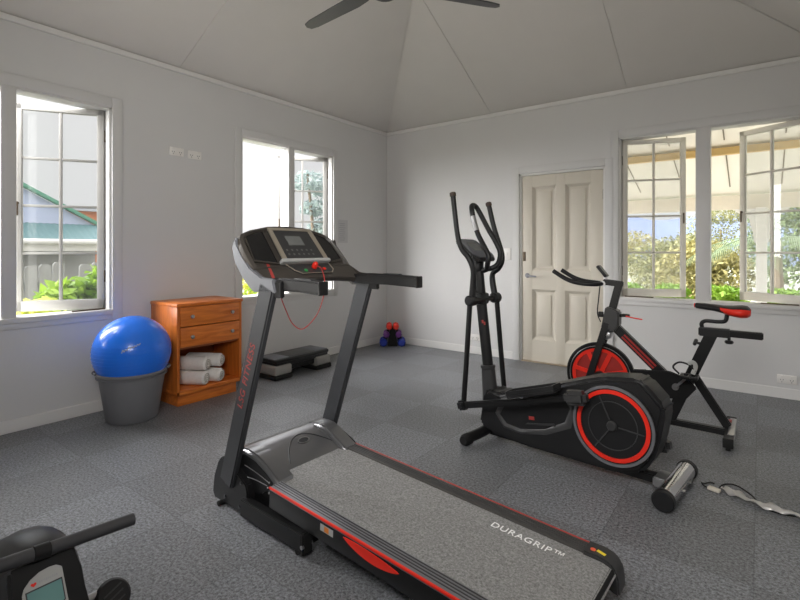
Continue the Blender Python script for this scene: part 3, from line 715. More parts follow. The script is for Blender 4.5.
# fixed handlebar: a closed loop leaning forward
lp = [(.05, -.02, 1.085), (.08, -.055, 1.125), (.085, -.055, 1.165), (.048, -.05, 1.225), (-.0, -.045, 1.30), (-.035, -.04, 1.38), (-.055, -.035, 1.46), (-.07, -.012, 1.492), (-.068, .025, 1.49), (-.05, .045, 1.45), (.01, .05, 1.345), (.07, .05, 1.255), (.105, .05, 1.18), (.09, .045, 1.11), (.05, .02, 1.08)]
g = G(); g.tube(lp, .0165, 12, closed=True, seg=4); fh = obj('fixed_handlebar', g, M_blackp, EL)
g = G(); g.tube([(-.02, 0, 1.06), (.02, 0, 1.07), (.055, 0, 1.085)], .018, 12); obj('handlebar_stem', g, M_black, fh)
g = G(); g.tube([(-.012, -.044, 1.325), (-.03, -.041, 1.37), (-.045, -.038, 1.42)], .0175, 12); obj('pulse_sensor', g, M_steel, fh)
# stabilisers
g = G(); g.tube([(.03, -.20, .042), (.05, -.1, .052), (.06, 0, .06), (.05, .1, .052), (.03, .20, .042)], .032, 16); fs = obj('front_stabiliser', g, M_black, EL)
for s in (-1, 1):
    g = G(); g.lathe([(0, -.04), (.026, -.038), (.035, -.02), (.035, .03), (.03, .04), (0, .04)], (.028, s*.21, .037), 'y', 20); obj('end_cap', g, M_rubber, fs)
g = G(); g.bar((.05, 0, .05), (1.12, 0, .055), .06, .04, .006); obj('base_beam', g, M_black, EL)
g = G(); g.cyl((1.125, -.20, .054), (1.125, .20, .054), .044, 28, .003); rs = obj('rear_stabiliser', g, M_chrome, EL)
g = G(); g.bar((1.035, 0, .056), (1.105, 0, .056), .12, .05, .008); obj('rear_bracket', g, M_steel, rs)
for s in (-1, 1):
    g = G(); g.lathe([(0, -.02), (.044, -.02), (.049, -.014), (.049, .014), (.044, .02), (0, .02)], (1.125, s*.212, .052), 'y', 28); obj('end_cap', g, M_blackp, rs)
for y in (-.06, .06):
    g = G(); g.cyl((1.16, y, .053), (1.18, y, .053), .008, 10); obj('bolt', g, M_chrome, rs)

# ------------------------------------------------------------------ exercise bike
BK = thing('exercise_bike', 'black spin bike with red flywheel and red-sided saddle under the window', 'exercise bike', (2.9, -1.28, 0), 0)
wc = (.108, 0, .285)
g = G(); g.lathe([(.19, -.014), (.232, -.018), (.238, -.012), (.238, .012), (.232, .018), (.19, .014)], wc, 'y', 56, closed=True); fw = obj('flywheel', g, M_black, BK)
g = G(); g.lathe([(0, -.004), (.195, -.006), (.195, .006), (0, .004)], wc, 'y', 48); obj('wheel_disc', g, M_dred, fw)
g = G()
for k in range(7):
    a = 2*PI*k/7+.25
    for s in (-1, 1): g.bar((wc[0]+.03*math.cos(a), s*.009, wc[2]+.03*math.sin(a)), (wc[0]+.185*math.cos(a), s*.009, wc[2]+.185*math.sin(a)), .032, .01, .003, up=(0, 1, 0))
obj('spoke', g, M_red, fw)
g = G(); g.lathe([(.172, -.013), (.196, -.015), (.196, .015), (.172, .013)], wc, 'y', 48, closed=True); obj('red_rim', g, M_red, fw)
g = G(); g.torus((wc[0], -.018, wc[2]), .212, .0022, 'y'); obj('rim_line', g, M_steel, fw)
g = G(); g.cyl((wc[0], -.055, wc[2]), (wc[0], .055, wc[2]), .032, 20, .004); hb = obj('wheel_hub', g, M_black, fw)
g = G(); g.cyl((wc[0], -.075, wc[2]), (wc[0], .075, wc[2]), .012, 12); g.box((wc[0]+.0, -.06, wc[2]), (.05, .01, .014), bev=.003); obj('axle_nut', g, M_steel, hb)
for s in (-1, 1):
    g = G(); g.bar((.165, s*.042, .68), (-.015, s*.05, .06), .022, .048, .005, up=(1, 0, 0)); obj('fork_arm', g, M_black, BK)
g = G(); g.prism([(.125, .635), (.215, .615), (.245, .66), (.245, .76), (.20, .785), (.155, .79)], -.052, .052, 'y', bev=.008); hd_ = obj('head_cover', g, M_dgrey, BK)
g = G(); g.bar((.175, 0, .70), (.240, 0, .965), .038, .05, .006, up=(1, 0, 0)); g.bar((.265, 0, .955), (.13, 0, .968), .04, .042, .006); hp_ = obj('handlebar_post', g, M_black, BK)
g = G(); g.cyl((.13, -.03, .955), (.13, .03, .955), .02, 16); obj('post_clamp', g, M_steel, hp_)
for s in (-1, 1):
    g = G(); g.tube([(.13, s*.015, .955), (.10, s*.075, .952), (.04, s*.10, .955), (-.03, s*.10, .962), (-.09, s*.10, .978), (-.145, s*.098, 1.005), (-.205, s*.096, 1.042)], [.015, .016, .017, .017, .017, .016, .016], 12); obj('handlebar', g, M_blackp, BK)
g = G(); g.box((.04, 0, .95), (.13, .15, .018), bev=.008); obj('elbow_pad', g, M_blackp, BK)
bM_ = Matrix.Translation((.125, 0, 1.045)) @ Matrix.Rotation(R(52), 4, 'Y')
g = G(bM_); g.box((0, 0, 0), (.10, .075, .022), bev=.006); mc = obj('bike_monitor', g, M_blackp, BK)
g = G(bM_); g.box((.0, 0, .0115), (.06, .05, .002)); obj('screen', g, M_lcd, mc)
g = G(); g.tube([(.15, 0, .97), (.15, 0, 1.0), (.14, 0, 1.02)], .008, 8); obj('monitor_stem', g, M_steel, mc)
g = G(); g.tube([(.115, -.03, .94), (.105, -.03, .84), (.10, -.04, .74), (.125, -.05, .68)], .004, 8); g.box((.125, -.045, .735), (.035, .02, .04), bev=.005); obj('brake_cable', g, M_black, BK)
g = G(); g.cyl((.245, -.01, .73), (.29, -.01, .735), .011, 12); g.box((.285, -.01, .735), (.05, .03, .022), bev=.006); tk = obj('tension_knob', g, M_black, BK)
g = G(); g.tube([(.29, -.03, .733), (.34, -.05, .727), (.40, -.06, .722)], .0045, 8); obj('red_lever', g, M_red, tk)
g = G(); g.box((.165, -.02, .585), (.05, .05, .045), bev=.01); g.cyl((.16, -.045, .57), (.18, .045, .60), .018, 14); obj('brake_caliper', g, M_steel, BK)
g = G(); g.bar((.20, 0, .66), (.66, 0, .22), .055, .062, .006); dt = obj('down_tube', g, M_black, BK)
g = G(); dd = (Vector((.66, 0, .22))-Vector((.20, 0, .66))).normalized(); un = Vector((-dd.z, 0, dd.x)) if dd.x > 0 else Vector((dd.z, 0, -dd.x))
for k in (-.012, .010):
    a = Vector((.27, -.0285, .593))+un*k; b = a+dd*.28
    g.bar(a, b, .002, .012, 0, up=un)
obj('red_stripe', g, M_dred, dt)
g = G(); g.prism([(.34, .37), (.42, .375), (.56, .39), (.66, .36), (.72, .30), (.66, .22), (.56, .205), (.44, .25), (.40, .30), (.34, .315)], -.052, -.03, 'y', bev=.006); obj('chain_guard', g, M_black, BK)
g = G(); g.bar((.355, .0, .335), (.42, 0, .345), .03, .05, .005); obj('chain_stay', g, M_black, BK) if True else None
g = G(); g.cyl((.60, -.08, .295), (.60, .08, .295), .02, 14); g.bar((.60, -.078, .295), (.685, -.078, .39), .014, .03, .004, up=(0, 1, 0)); g.bar((.60, .078, .295), (.53, .078, .21), .014, .03, .004, up=(0, 1, 0)); ca = obj('crank_arm', g, M_steel, BK)
for (x, z, s) in ((.685, .39, -1), (.53, .21, 1)):
    g = G(); yq = s*.135
    g.cyl((x, s*.08, z), (x, s*.19, z), .009, 10)
    for q in (-.042, .042): g.box((x+q, yq, z), (.018, .09, .024), bev=.004)
    g.box((x, s*.095, z), (.085, .012, .022), bev=.003); g.box((x, s*.178, z), (.085, .012, .022), bev=.003)
    pdl = obj('bike_pedal', g, M_black, ca)
    g = G(); g.tube([(x-.055, yq, z+.01), (x-.09, yq, z+.05), (x-.055, yq, z+.085), (x, yq, z+.075), (x+.035, yq, z+.04)], .006, 8); obj('toe_cage', g, M_black, pdl)
    if s < 0:
        g = G(); g.tube([(x+.02, yq, z+.02), (x+.035, yq, z+.07), (x+.02, yq, z+.095), (x-.005, yq, z+.08)], .013, 8, flat=.5); obj('toe_strap', g, M_ledge, pdl)
g = G(); g.bar((.555, 0, .05), (.80, 0, .665), .042, .07, .006, up=(1, 0, 0)); stb = obj('seat_tube', g, M_black, BK)
g = G(); g.bar((.70, 0, .37), (.885, 0, .075), .035, .05, .006, up=(1, 0, 0)); obj('rear_strut', g, M_black, BK)
g = G(); g.bar((-.02, 0, .05), (.88, 0, .04), .05, .04, .006); obj('base_rail', g, M_black, BK)
for (x, nm) in ((-.02, 'front_stabiliser'), (.895, 'rear_stabiliser')):
    g = G(); g.bar((x, -.245, .045), (x, .245, .045), .05, .05, .005); stz = obj(nm, g, M_black, BK)
    for s in (-1, 1):
        g = G(); g.box((x, s*.238, .046), (.054, .02, .054), bev=.004); g.cyl((x, s*.225, .0), (x, s*.225, .022), .013, 12); obj('end_cap', g, M_rubber, stz)
    if x > 0:
        g = G(); g.box((x+.012, .02, .0745), (.036, .36, .006), bev=.002); g.box((x+.0275, 0, .045), (.003, .4, .04)); obj('steel_plate', g, M_steel, stz)
        g = G(); g.box((x-.01, .1, .082), (.03, .05, .012), bev=.002); obj('red_tag', g, M_redm, stz)
g = G(); g.bar((.725, 0, .672), (1.065, 0, .668), .045, .044, .005); slr = obj('seat_slider', g, M_black, BK)
g = G(); g.bar((.725, 0, .669), (.90, 0, .669), .056, .056, .006); obj('slider_sleeve', g, M_blackp, slr)
g = G(); g.tube([(.745, 0, .69), (.742, 0, .72), (.765, 0, .738), (.83, 0, .738), (.868, 0, .745), (.878, 0, .775), (.88, 0, .81)], .0125, 12); obj('saddle_post', g, M_black, slr)
for (x, z, dx, dz2) in ((.735, .583, -.018, .006), (.89, .640, .0, -.015)):
    g = G(); g.cyl((x+.03 if dx else x, 0, z if dx else z+.04), (x+dx, 0, z+dz2), .009, 10); c0 = Vector((x+dx, 0, z+dz2)); d_ = Vector((dx, 0, dz2)).normalized()
    g.cyl(c0, c0+d_*.022, .024, 8, .006); obj('adjust_knob', g, M_blackp, BK)
# saddle: outline stations nose -> tail
g = G(); t = bmesh.new(); rings = []
for (x, w, zt, th) in ((.702, .014, .845, .018), (.712, .027, .853, .036), (.76, .032, .853, .042), (.81, .042, .850, .044), (.86, .066, .846, .052), (.91, .092, .848, .066), (.955, .10, .854, .078), (.985, .086, .850, .072), (.998, .05, .838, .045)):
    rings.append([t.verts.new((x, w*math.cos(a), zt-th/2+th/2*math.sin(a)*(1 if math.sin(a) > 0 else 1))) for a in [2*PI*j/16 for j in range(16)]])
for A_, B_ in zip(rings, rings[1:]):
    for j in range(16): t.faces.new((A_[j], A_[(j+1) % 16], B_[(j+1) % 16], B_[j]))
t.faces.new(rings[0]); t.faces.new(rings[-1]); bmesh.ops.recalc_face_normals(t, faces=t.faces[:]); g._merge(t)
sd_ = obj('saddle', g, M_blackp, BK, angle=60)
for s in (-1, 1):
    g = G(); t = bmesh.new(); rr_ = []
    for (x, w, zt, th) in ((.845, .060, .845, .040), (.875, .078, .847, .058), (.91, .095, .848, .069), (.955, .104, .854, .081), (.985, .090, .850, .074), (1.003, .056, .838, .048)):
        a0, a1 = R(-75), R(30)
        rr_.append([t.verts.new((x, s*w*math.cos(a0+(a1-a0)*j/6), zt-th/2+th/2*math.sin(a0+(a1-a0)*j/6))) for j in range(7)])
    for A_, B_ in zip(rr_, rr_[1:]):
        for j in range(6): t.faces.new((A_[j], A_[j+1], B_[j+1], B_[j]))
    bmesh.ops.recalc_face_normals(t, faces=t.faces[:]); g._merge(t); obj('red_side', g, M_red, sd_, angle=60)
g = G(); g.cyl((.699, 0, .836), (.708, 0, .836), .015, 14, .003); obj('red_nose', g, M_red, sd_)

# ------------------------------------------------------------------ rowing machine (front left)
RW = thing('rowing_machine', 'dark grey rowing machine with teal display and straight pull bar in the near corner', 'rowing machine', (2.66, -4.60, 0), 0)
g = G(); tp = bmesh.new(); rings = []
for (x, zb_, zt_, w) in ((-.36, .22, .30, .05), (-.31, .16, .42, .075), (-.24, .14, .478, .082), (-.15, .14, .505, .086), (-.08, .14, .508, .084), (-.03, .15, .49, .075)):
    P = []
    for j in range(20):
        a = 2*PI*j/20; cs_, sn = math.cos(a), math.sin(a)
        P.append(tp.verts.new((x, .018+w*math.copysign(abs(cs_)**.6, cs_), (zb_+zt_)/2+(zt_-zb_)/2*math.copysign(abs(sn)**.75, sn))))
    rings.append(P)
for A_, B_ in zip(rings, rings[1:]):
    for j in range(20): tp.faces.new((A_[j], A_[(j+1) % 20], B_[(j+1) % 20], B_[j]))
tp.faces.new(rings[0]); tp.faces.new(rings[-1]); bmesh.ops.recalc_face_normals(tp, faces=tp.faces[:]); g._merge(tp); obj('flywheel_shroud', g, M_dgrey, RW, angle=50)
hM = Matrix.Translation((-.015, 0, .502)) @ Matrix.Rotation(R(60), 4, 'Y')
g = G(hM); g.prism([(0, -.062), (.02, -.066), (.22, -.08), (.26, -.07), (.27, 0), (.26, .07), (.22, .08), (.02, .066), (0, .062)], -.07, 0, 'z', bev=.006); hs = obj('display_housing', g, M_black, RW)
bz = [(.058, -.046), (.17, -.046), (.185, -.03), (.185, .018), (.17, .034), (.034, .032), (.026, .022), (.024, .008), (.026, -.010), (.034, -.028), (.046, -.041)]
g = G(hM); g.prism(bz, -.001, .003, 'z', bev=.001); bzo = obj('display_bezel', g, M_ledge, hs)
g = G(hM); g.prism([(.058, -.038), (.12, -.038), (.12, -.004), (.10, .026), (.058, .026)], .003, .0045, 'z'); obj('screen', g, M_lcdg, bzo)
g = G(hM); sc = [(.055, -.0405), (.123, -.0405), (.123, -.002), (.102, .0285), (.055, .0285)]; g.prism(sc, .0028, .0036, 'z'); obj('screen_border', g, M_post, bzo)
hrt = []
for i in range(24):
    a = 2*PI*i/24; hx_ = 16*math.sin(a)**3; hy_ = 13*math.cos(a)-5*math.cos(2*a)-2*math.cos(3*a)-math.cos(4*a)
    hrt.append((.046-hy_*.00030, -.024+hx_*.00034))
g = G(hM); g.prism(hrt, .0025, .0038, 'z'); obj('heart_mark', g, M_red, bzo)
g = G(hM)
for k in range(9): g.box((.045+.0008*(k % 2), -.012+k*.0040, .0034), (.0045 if k % 3 else .006, .0022, .0008))
obj('faint_print', g, M_ink, bzo)
for k in range(3):
    g = G(hM); g.prism(circ(.17, -.025+k*.024, .008, 14), .0028, .005, 'z'); obj('button', g, M_post, bzo)
g = G(); g.tube([(-.01, -.20, .535), (-.01, .0, .519), (-.01, .195, .504)], .0148, 18, smooth=False); pb_ = obj('pull_bar', g, M_cheek if False else mat('grey_foam', (.05, .05, .054), .45, var=.1), RW)
g = G(); g.cyl((-.01, -.02, .5208), (-.01, .014, .5178), .0165, 18, .002); obj('bar_clip', g, M_blackp, pb_)
g = G(); g.box((-.03, .0, .495), (.03, .04, .03), bev=.006); obj('bar_cradle', g, M_blackp, pb_)
g = G(); g.cyl((-.092, -.155, .303), (-.092, .155, .303), .011, 16); ax = obj('foot_axle', g, M_steel, RW)
for s in (-1, 1):
    Mf = Matrix.Translation((-.075, s*.172, .288)) @ Matrix.Rotation(R(48), 4, 'Y')
    g = G(Mf); g.lathe([(0, -.014), (.036, -.014), (.043, -.006), (.043, .006), (.036, .014), (0, .014)], n=32); g.prism([(.02, -.034), (.12, -.030), (.13, 0), (.12, .030), (.02, .034)], -.012, .010, 'z', bev=.004); ft = obj('foot_plate', g, M_blackp, RW)
    for k in range(3):
        g = G(Mf); g.box((-.012+k*.016, 0, .0150), (.004, .05, .003), rot=(0, 0, .35)); obj('grip_rib', g, M_dgrey, ft)
g = G(); g.bar((-.30, 0, .12), (.9, 0, .20), .07, .09, .008); rl_ = obj('seat_rail', g, M_rail, RW)
g = G(); g.box((.62, 0, .27), (.24, .30, .05), bev=.02, seg=3); g.box((.62, 0, .225), (.14, .10, .05), bev=.01); obj('sliding_seat', g, M_rubber, RW)
g = G(); g.bar((-.30, -.25, .04), (-.30, .25, .04), .06, .06, .01); g.bar((-.30, 0, .06), (-.28, 0, .16), .06, .06, .006, up=(1, 0, 0)); obj('front_stabiliser', g, M_black, RW)
g = G(); g.bar((.86, -.2, .03), (.86, .2, .03), .05, .05, .01); g.bar((.86, 0, .05), (.86, 0, .16), .05, .05, .006, up=(1, 0, 0)); obj('rear_stabiliser', g, M_black, RW)

# ------------------------------------------------------------------ cabinet, towels
cx0, cx1, cy0, cy1 = .025, .425, -3.085, -2.52; zt = .79
CB = thing('wooden_cabinet', 'orange pine cabinet with two drawers above an open towel shelf', 'cabinet', (0, 0, 0))
th = .022
for yq in (cy0+th/2, cy1-th/2):
    g = G(); g.box(((cx0+cx1)/2, yq, (.095+zt-.02)/2), (cx1-cx0, th, zt-.02-.095), bev=.002); obj('side_panel', g, M_woodv, CB)
g = G(); g.box(((cx0+cx1)/2+.004, (cy0+cy1)/2, zt-.012), (cx1-cx0+.012, cy1-cy0+.012, .026), bev=.004); obj('top_board', g, M_wood, CB)
g = G(); g.box(((cx0+cx1)/2, (cy0+cy1)/2, .108), (cx1-cx0, cy1-cy0, .03), bev=.003); obj('bottom_shelf', g, M_wood, CB)
g = G(); g.box(((cx0+cx1)/2-.01, (cy0+cy1)/2, .445), (cx1-cx0-.02, cy1-cy0-.05, .018)); g.box((cx0+.008, (cy0+cy1)/2, .44), (.012, cy1-cy0-.04, .64)); obj('back_panel', g, M_woodd, CB)
g = G(); g.box(((cx0+cx1)/2-.01, (cy0+cy1)/2, .046), (cx1-cx0-.06, cy1-cy0-.05, .092), bev=.003); obj('plinth', g, M_wood, CB)
for (z0_, z1_) in ((.455, .605), (.612, .762)):
    g = G(); g.box((cx1-.008, (cy0+cy1)/2, (z0_+z1_)/2), (.024, cy1-cy0-.05, z1_-z0_), bev=.003); g.box(((cx0+cx1)/2, (cy0+cy1)/2, (z0_+z1_)/2), (cx1-cx0-.05, cy1-cy0-.07, z1_-z0_-.03)); dr = obj('drawer', g, M_wood, CB)
    for f in (.2, .82):
        y = cy0+(cy1-cy0)*f; g = G(); g.cyl((cx1+.003, y, (z0_+z1_)/2), (cx1+.018, y, (z0_+z1_)/2), .007, 12); g.ball((cx1+.024, y, (z0_+z1_)/2), .015, (.7, 1, 1), 16, 10); obj('knob', g, M_steel, dr)
def towel(name):
    g = G(); L_ = .30; r = .054
    g.lathe([(0, 0), (.028, -.003), (r-.010, 0), (r, .012), (r+.002, L_/2), (r, L_-.012), (r-.010, L_), (.028, L_+.003), (0, L_)], (0, 0, 0), 'x', 28)
    return g
tw = [('lower left', .152, -2.982, .179), ('lower right', .152, -2.852, .179), ('upper left', .135, -2.962, .290), ('upper right', .115, -2.826, .290)]
lbl = {'lower left': 'rolled white towel at the bottom left of the pile in the cabinet', 'lower right': 'rolled white towel at the bottom right of the pile in the cabinet',
       'upper left': 'rolled white towel on top of the pile, against the cabinet left side', 'upper right': 'rolled white towel on top of the pile, nearer the cabinet middle'}
first = None
for (k, dx, y, z) in tw:
    loc = (dx, y, z)
    if first is None:
        o = thing('rolled_towel', lbl[k], 'towel', loc, 0, 'rolled towels in the cabinet'); first = o
        g = towel('t'); obj('towel_roll', g, M_towel, o)
        g = G(); sp = []
        for i in range(40):
            a = i*.42; r_ = .006+i*.0009; sp.append((.3035, r_*math.cos(a), r_*math.sin(a)))
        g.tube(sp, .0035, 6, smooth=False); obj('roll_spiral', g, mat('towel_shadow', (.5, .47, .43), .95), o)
    else:
        o = first.copy(); C.objects.link(o); o.location = loc; o['label'] = lbl[k]
        for ch in first.children:
            c = ch.copy(); C.objects.link(c); c.parent = o
    o.rotation_euler = (random.uniform(-3, 3), 0, R(30)+random.uniform(-.02, .02))
tag(first, lbl['lower left'])

# ------------------------------------------------------------------ bucket and gym ball
bc = (.352, -3.375)
t = thing('plastic_bucket', 'dark grey plastic tub holding the blue exercise ball', 'bucket', (bc[0], bc[1], 0))
g = G(); g.lathe([(0, .002), (.158, .002), (.167, .012), (.213, .325), (.222, .327), (.225, .34), (.221, .347), (.215, .347), (.210, .33), (.162, .02), (0, .018)], n=48); bo = obj('tub', g, M_bucket, t)
g = G(); g.lathe([(.215, .308), (.226, .310), (.226, .316), (.215, .318)], n=48, closed=True); obj('rim_band', g, M_bucket, bo)
for a in (-115, 65):
    g = G(); ca_, sa = math.cos(R(a)), math.sin(R(a)); g.tube([(.220*ca_-.05*sa, .220*sa+.05*ca_, .345), (.238*ca_-.02*sa, .238*sa+.02*ca_, .35), (.238*ca_+.02*sa, .238*sa-.02*ca_, .35), (.220*ca_+.05*sa, .220*sa-.05*ca_, .345)], .008, 8); obj('handle', g, M_bucket, bo)
t = thing('exercise_ball', 'shiny blue inflated exercise ball sitting in the grey tub', 'exercise ball', (bc[0], bc[1], .478))
g = G(); g.ball((0, 0, 0), .2535, (1, 1, .99), 56, 36); bl = obj('ball', g, M_ball, t)
for k in range(-4, 5):
    zz = k*.024-.03; g = G(); g.torus((0, 0, zz), math.sqrt(.2535**2-zz**2)+.0001, .0014, 'z', 56, 6); obj('moulded_ridge', g, M_ball, bl)
# faint pale script printed on the side that faces the room
g = G(); 
cdir = Vector((3.95-bc[0], -4.99-bc[1], .55)).normalized(); rt = Vector((0, 0, 1)).cross(cdir).normalized(); upv = cdir.cross(rt)
sc_ = [(-.06, -.012), (-.052, .012), (-.045, -.01), (-.036, .008), (-.028, -.008), (-.02, .012), (-.012, .016), (-.006, -.004), (.004, .01), (.012, -.004), (.02, .01), (.028, -.002), (.036, .012), (.045, .002), (.055, .014)]
pts = []
for (a, b) in sc_:
    p = cdir+rt*((a-.005)/.2535)+upv*((b*.7+.03+a*.35)/.2535); pts.append(p.normalized()*.2540)
g.tube(pts, .003, 6); obj('script_print', g, mat('ball_print', (.35, .42, .55), .5), bl)

# ------------------------------------------------------------------ aerobic step
t = thing('aerobic_step', 'low black and grey aerobic step platform along the left wall', 'step platform', (.245, -1.795, .0), 0)
g = G(); g.box((0, 0, .168), (.30, .68, .036), bev=.014, seg=3); g.box((0, 0, .137), (.285, .66, .04), bev=.008); dk = obj('step_deck', g, M_blackp, t)
g = G(); g.box((0, 0, .095), (.25, .50, .06), bev=.01); obj('deck_underside', g, M_rubber, t)
g = G(); g.box((0, 0, .1865), (.225, .34, .005), bev=.002); obj('grip_mat', g, M_dgrey, dk)
for s in (-1, 1):
    g = G(); g.box((0, s*.25, .1862), (.25, .17, .008), bev=.002); obj('grey_pad', g, M_cheek, dk)
    g = G(); g.box((0, s*.255, .085), (.325, .20, .09), bev=.02, seg=3); lg = obj('riser_block', g, mat('riser_grey', (.30, .29, .275), .5), t)
    g = G(); g.box((0, s*.255, .022), (.335, .21, .044), bev=.01); obj('riser_foot', g, M_rubber, lg)

# ------------------------------------------------------------------ dumbbell rack
rkz = math.atan2(-4.74, 3.7)+PI/2
RK = thing('dumbbell_stand', 'small black triangular dumbbell stand in the far corner', 'dumbbell rack', (.262, -.215, 0), rkz)
for s in (-1, 1):
    g = G(); q = [(.145, 0), (.155, .0), (.155, .03), (.045, .25), (.025, .25), (.05, .12), (.09, .0)]
    g.prism([(s*p[0], p[1]) for p in q], -.022, .022, 'y', bev=.003); obj('side_frame', g, M_blackp, RK)
g = G(); g.prism([(-.06, .0), (.06, .0), (.055, .08), (.022, .25), (-.022, .25), (-.055, .08)], -.03, .03, 'y', bev=.004); obj('centre_frame', g, M_rubber, RK)
bkx, rkc, rks = None, math.cos(rkz), math.sin(rkz)
cols = {'blue': mat('blue_vinyl_weight', (.012, .035, .33), .35), 'purple': mat('purple_vinyl_weight', (.13, .03, .2), .35), 'red': mat('red_vinyl_weight', (.72, .035, .02), .35)}
def dumbbell(col, side, lx, lz, r):
    t = thing('dumbbell', '%s dumbbell on the %s side of the stand, %s tier' % (col, side, {'blue': 'bottom', 'purple': 'middle', 'red': 'top'}[col]), 'dumbbell',
              (.262+rkc*lx, -.215+rks*lx, lz), rkz, 'coloured dumbbells on the corner stand')
    g = G(); g.cyl((0, -.055, 0), (0, .055, 0), .014, 14); obj('grip', g, cols[col], t)
    for s in (-1, 1):
        g = G(); g.lathe([(0, -.034), (r*.62, -.034), (r*.92, -.02), (r, 0), (r*.92, .02), (r*.62, .034), (0, .034)], (0, s*.072, 0), 'y', 8); obj('weight_head', g, cols[col], t, angle=20)
for (col, lx, lz, r) in (('blue', .112, .056, .053), ('purple', .076, .155, .042), ('red', .042, .25, .040)):
    dumbbell(col, 'left', -lx, lz, r); dumbbell(col, 'right', lx, lz, r)

# ------------------------------------------------------------------ crumpled silver tape with cord on the floor
t = thing('silver_strap', 'crumpled shiny silver strap with a thin black cord on the floor by the right edge', 'strap', (0, 0, 0))
path = [(3.80, -2.105), (3.86, -2.145), (3.92, -2.178), (3.99, -2.195), (4.06, -2.205), (4.13, -2.215), (4.20, -2.25), (4.27, -2.27), (4.34, -2.30)]
cp_ = catmull([(p[0], p[1], .004) for p in path], 8); tb = bmesh.new(); prev = None
wv = random.Random(3)
for i, p in enumerate(cp_):
    d = (cp_[min(i+1, len(cp_)-1)]-cp_[max(i-1, 0)]).normalized(); n_ = Vector((-d.y, d.x, 0)); w = .017+.009*abs(math.sin(i*.21))
    tw_ = .25*math.sin(i*.31)
    row = []
    for k in range(5):
        u = (k-2)/2; row.append(tb.verts.new(p+n_*u*w+Vector((0, 0, .014+.006*math.sin(i*.8+k*1.9)+u*w*tw_))))
    if prev:
        for k in range(4): tb.faces.new((prev[k], prev[k+1], row[k+1], row[k]))
    prev = row
g = G(); g._merge(tb); ob = obj('strap_band', g, mat('silver_tape', (.85, .84, .83), .28, .75, var=.12, scale=40), t, angle=20)
md = ob.modifiers.new('s', 'SOLIDIFY'); md.thickness = .0015
g = G(); g.tube([(3.76, -2.05, .004), (3.745, -2.065, .012), (3.72, -2.085, .006), (3.71, -2.10, .014), (3.72, -2.11, .006), (3.73, -2.12, .006), (3.76, -2.135, .006)], .0035, 8); g.tube([(3.78, -2.12, .006), (3.80, -2.06, .014), (3.85, -2.05, .022), (3.91, -2.10, .016), (3.95, -2.17, .01), (4.0, -2.21, .006), (4.1, -2.20, .012), (4.17, -2.14, .02), (4.25, -2.18, .014), (4.35, -2.28, .006)], .0035, 8); obj('thin_cord', g, M_black, t)
g = G(); g.box((3.765, -2.135, .010), (.055, .03, .016), rot=(0, 0, -.3), bev=.005); obj('plug_tag', g, mat('cream_plug', (.75, .7, .6), .5), t)
bpy.context.view_layer.update()

# ------------------------------------------------------------------ outside
g = G(); g.box((0, 20, -.65), (140, 130, .1)); o = obj('ground', g, mat('lawn', (.27, .28, .22), .9, var=.3, scale=2)); o['kind'] = 'structure'
# veranda behind the house: sloping ceiling boards, beam, fascia, posts, deck
M_vboard = mat('veranda_boards', (.86, .83, .77), .7, var=.05, scale=3)
VR = struct('veranda_roof')
VA = math.atan2(.72, 2.35)
def vz(y): return 2.62-.306*(y-.12)
g = G(); t_ = bmesh.new()
for p in (((-1, .14), (7, .14), (7, 2.5), (-1, 2.5)),):
    t_.faces.new([t_.verts.new((a, b, vz(b))) for a, b in p])
g._merge(t_); vb = obj('ceiling_boards', g, M_vboard, VR); vb.data.shade_flat(); md = vb.modifiers.new('s', 'SOLIDIFY'); md.thickness = .04; md.offset = 1
g = G()
for k in range(14): g.bar((-.6+k*.5+.25, .2, vz(.2)-.004), (-.6+k*.5+.25, 1.02, vz(1.02)-.004), .012, .006, 0); g.bar((-.6+k*.5+.25, 1.3, vz(1.3)-.004), (-.6+k*.5+.25, 2.2, vz(2.2)-.004), .012, .006, 0)
obj('board_joint', g, mat('dark_joint', (.22, .19, .15), .8), VR)  # dark joint lines between the boards
g = G(); g.box((3, 1.16, 2.245), (8, .07, .075), bev=.004); obj('timber_beam', g, mat('honey_timber', (.62, .42, .17), .55, var=.12, scale=8), VR)
g = G(); g.box((3, 2.42, 1.80), (8, .05, .18), bev=.004); obj('fascia_board', g, mat('fascia_paint', (.78, .72, .63), .6, var=.05), VR)
VP = struct('veranda_deck'); g = G(); g.box((3, 1.32, -.12), (8, 2.3, .12)); obj('deck_boards', g, mat('deck_timber', (.72, .67, .60), .7, var=.15), VP)
t = thing('veranda_post', 'white turned veranda post with carved brackets beyond the right window', 'post', (3.96, 2.36, 0))
g = G(); g.box((0, 0, .83), (.11, .11, 1.78), bev=.01); obj('shaft', g, mat('post_paint', (.80, .79, .77), .5), t)
for s in (-1, 1):
    g = G(); br2 = [(s*.055, 1.70), (s*.055, 1.28), (s*.075, 1.30), (s*.085, 1.42), (s*.11, 1.50), (s*.12, 1.58), (s*.17, 1.62), (s*.26, 1.68), (s*.27, 1.71)]
    g.prism(br2, -.02, .02, 'y', bev=.003); obj('bracket', g, MATS['post_paint'], t)

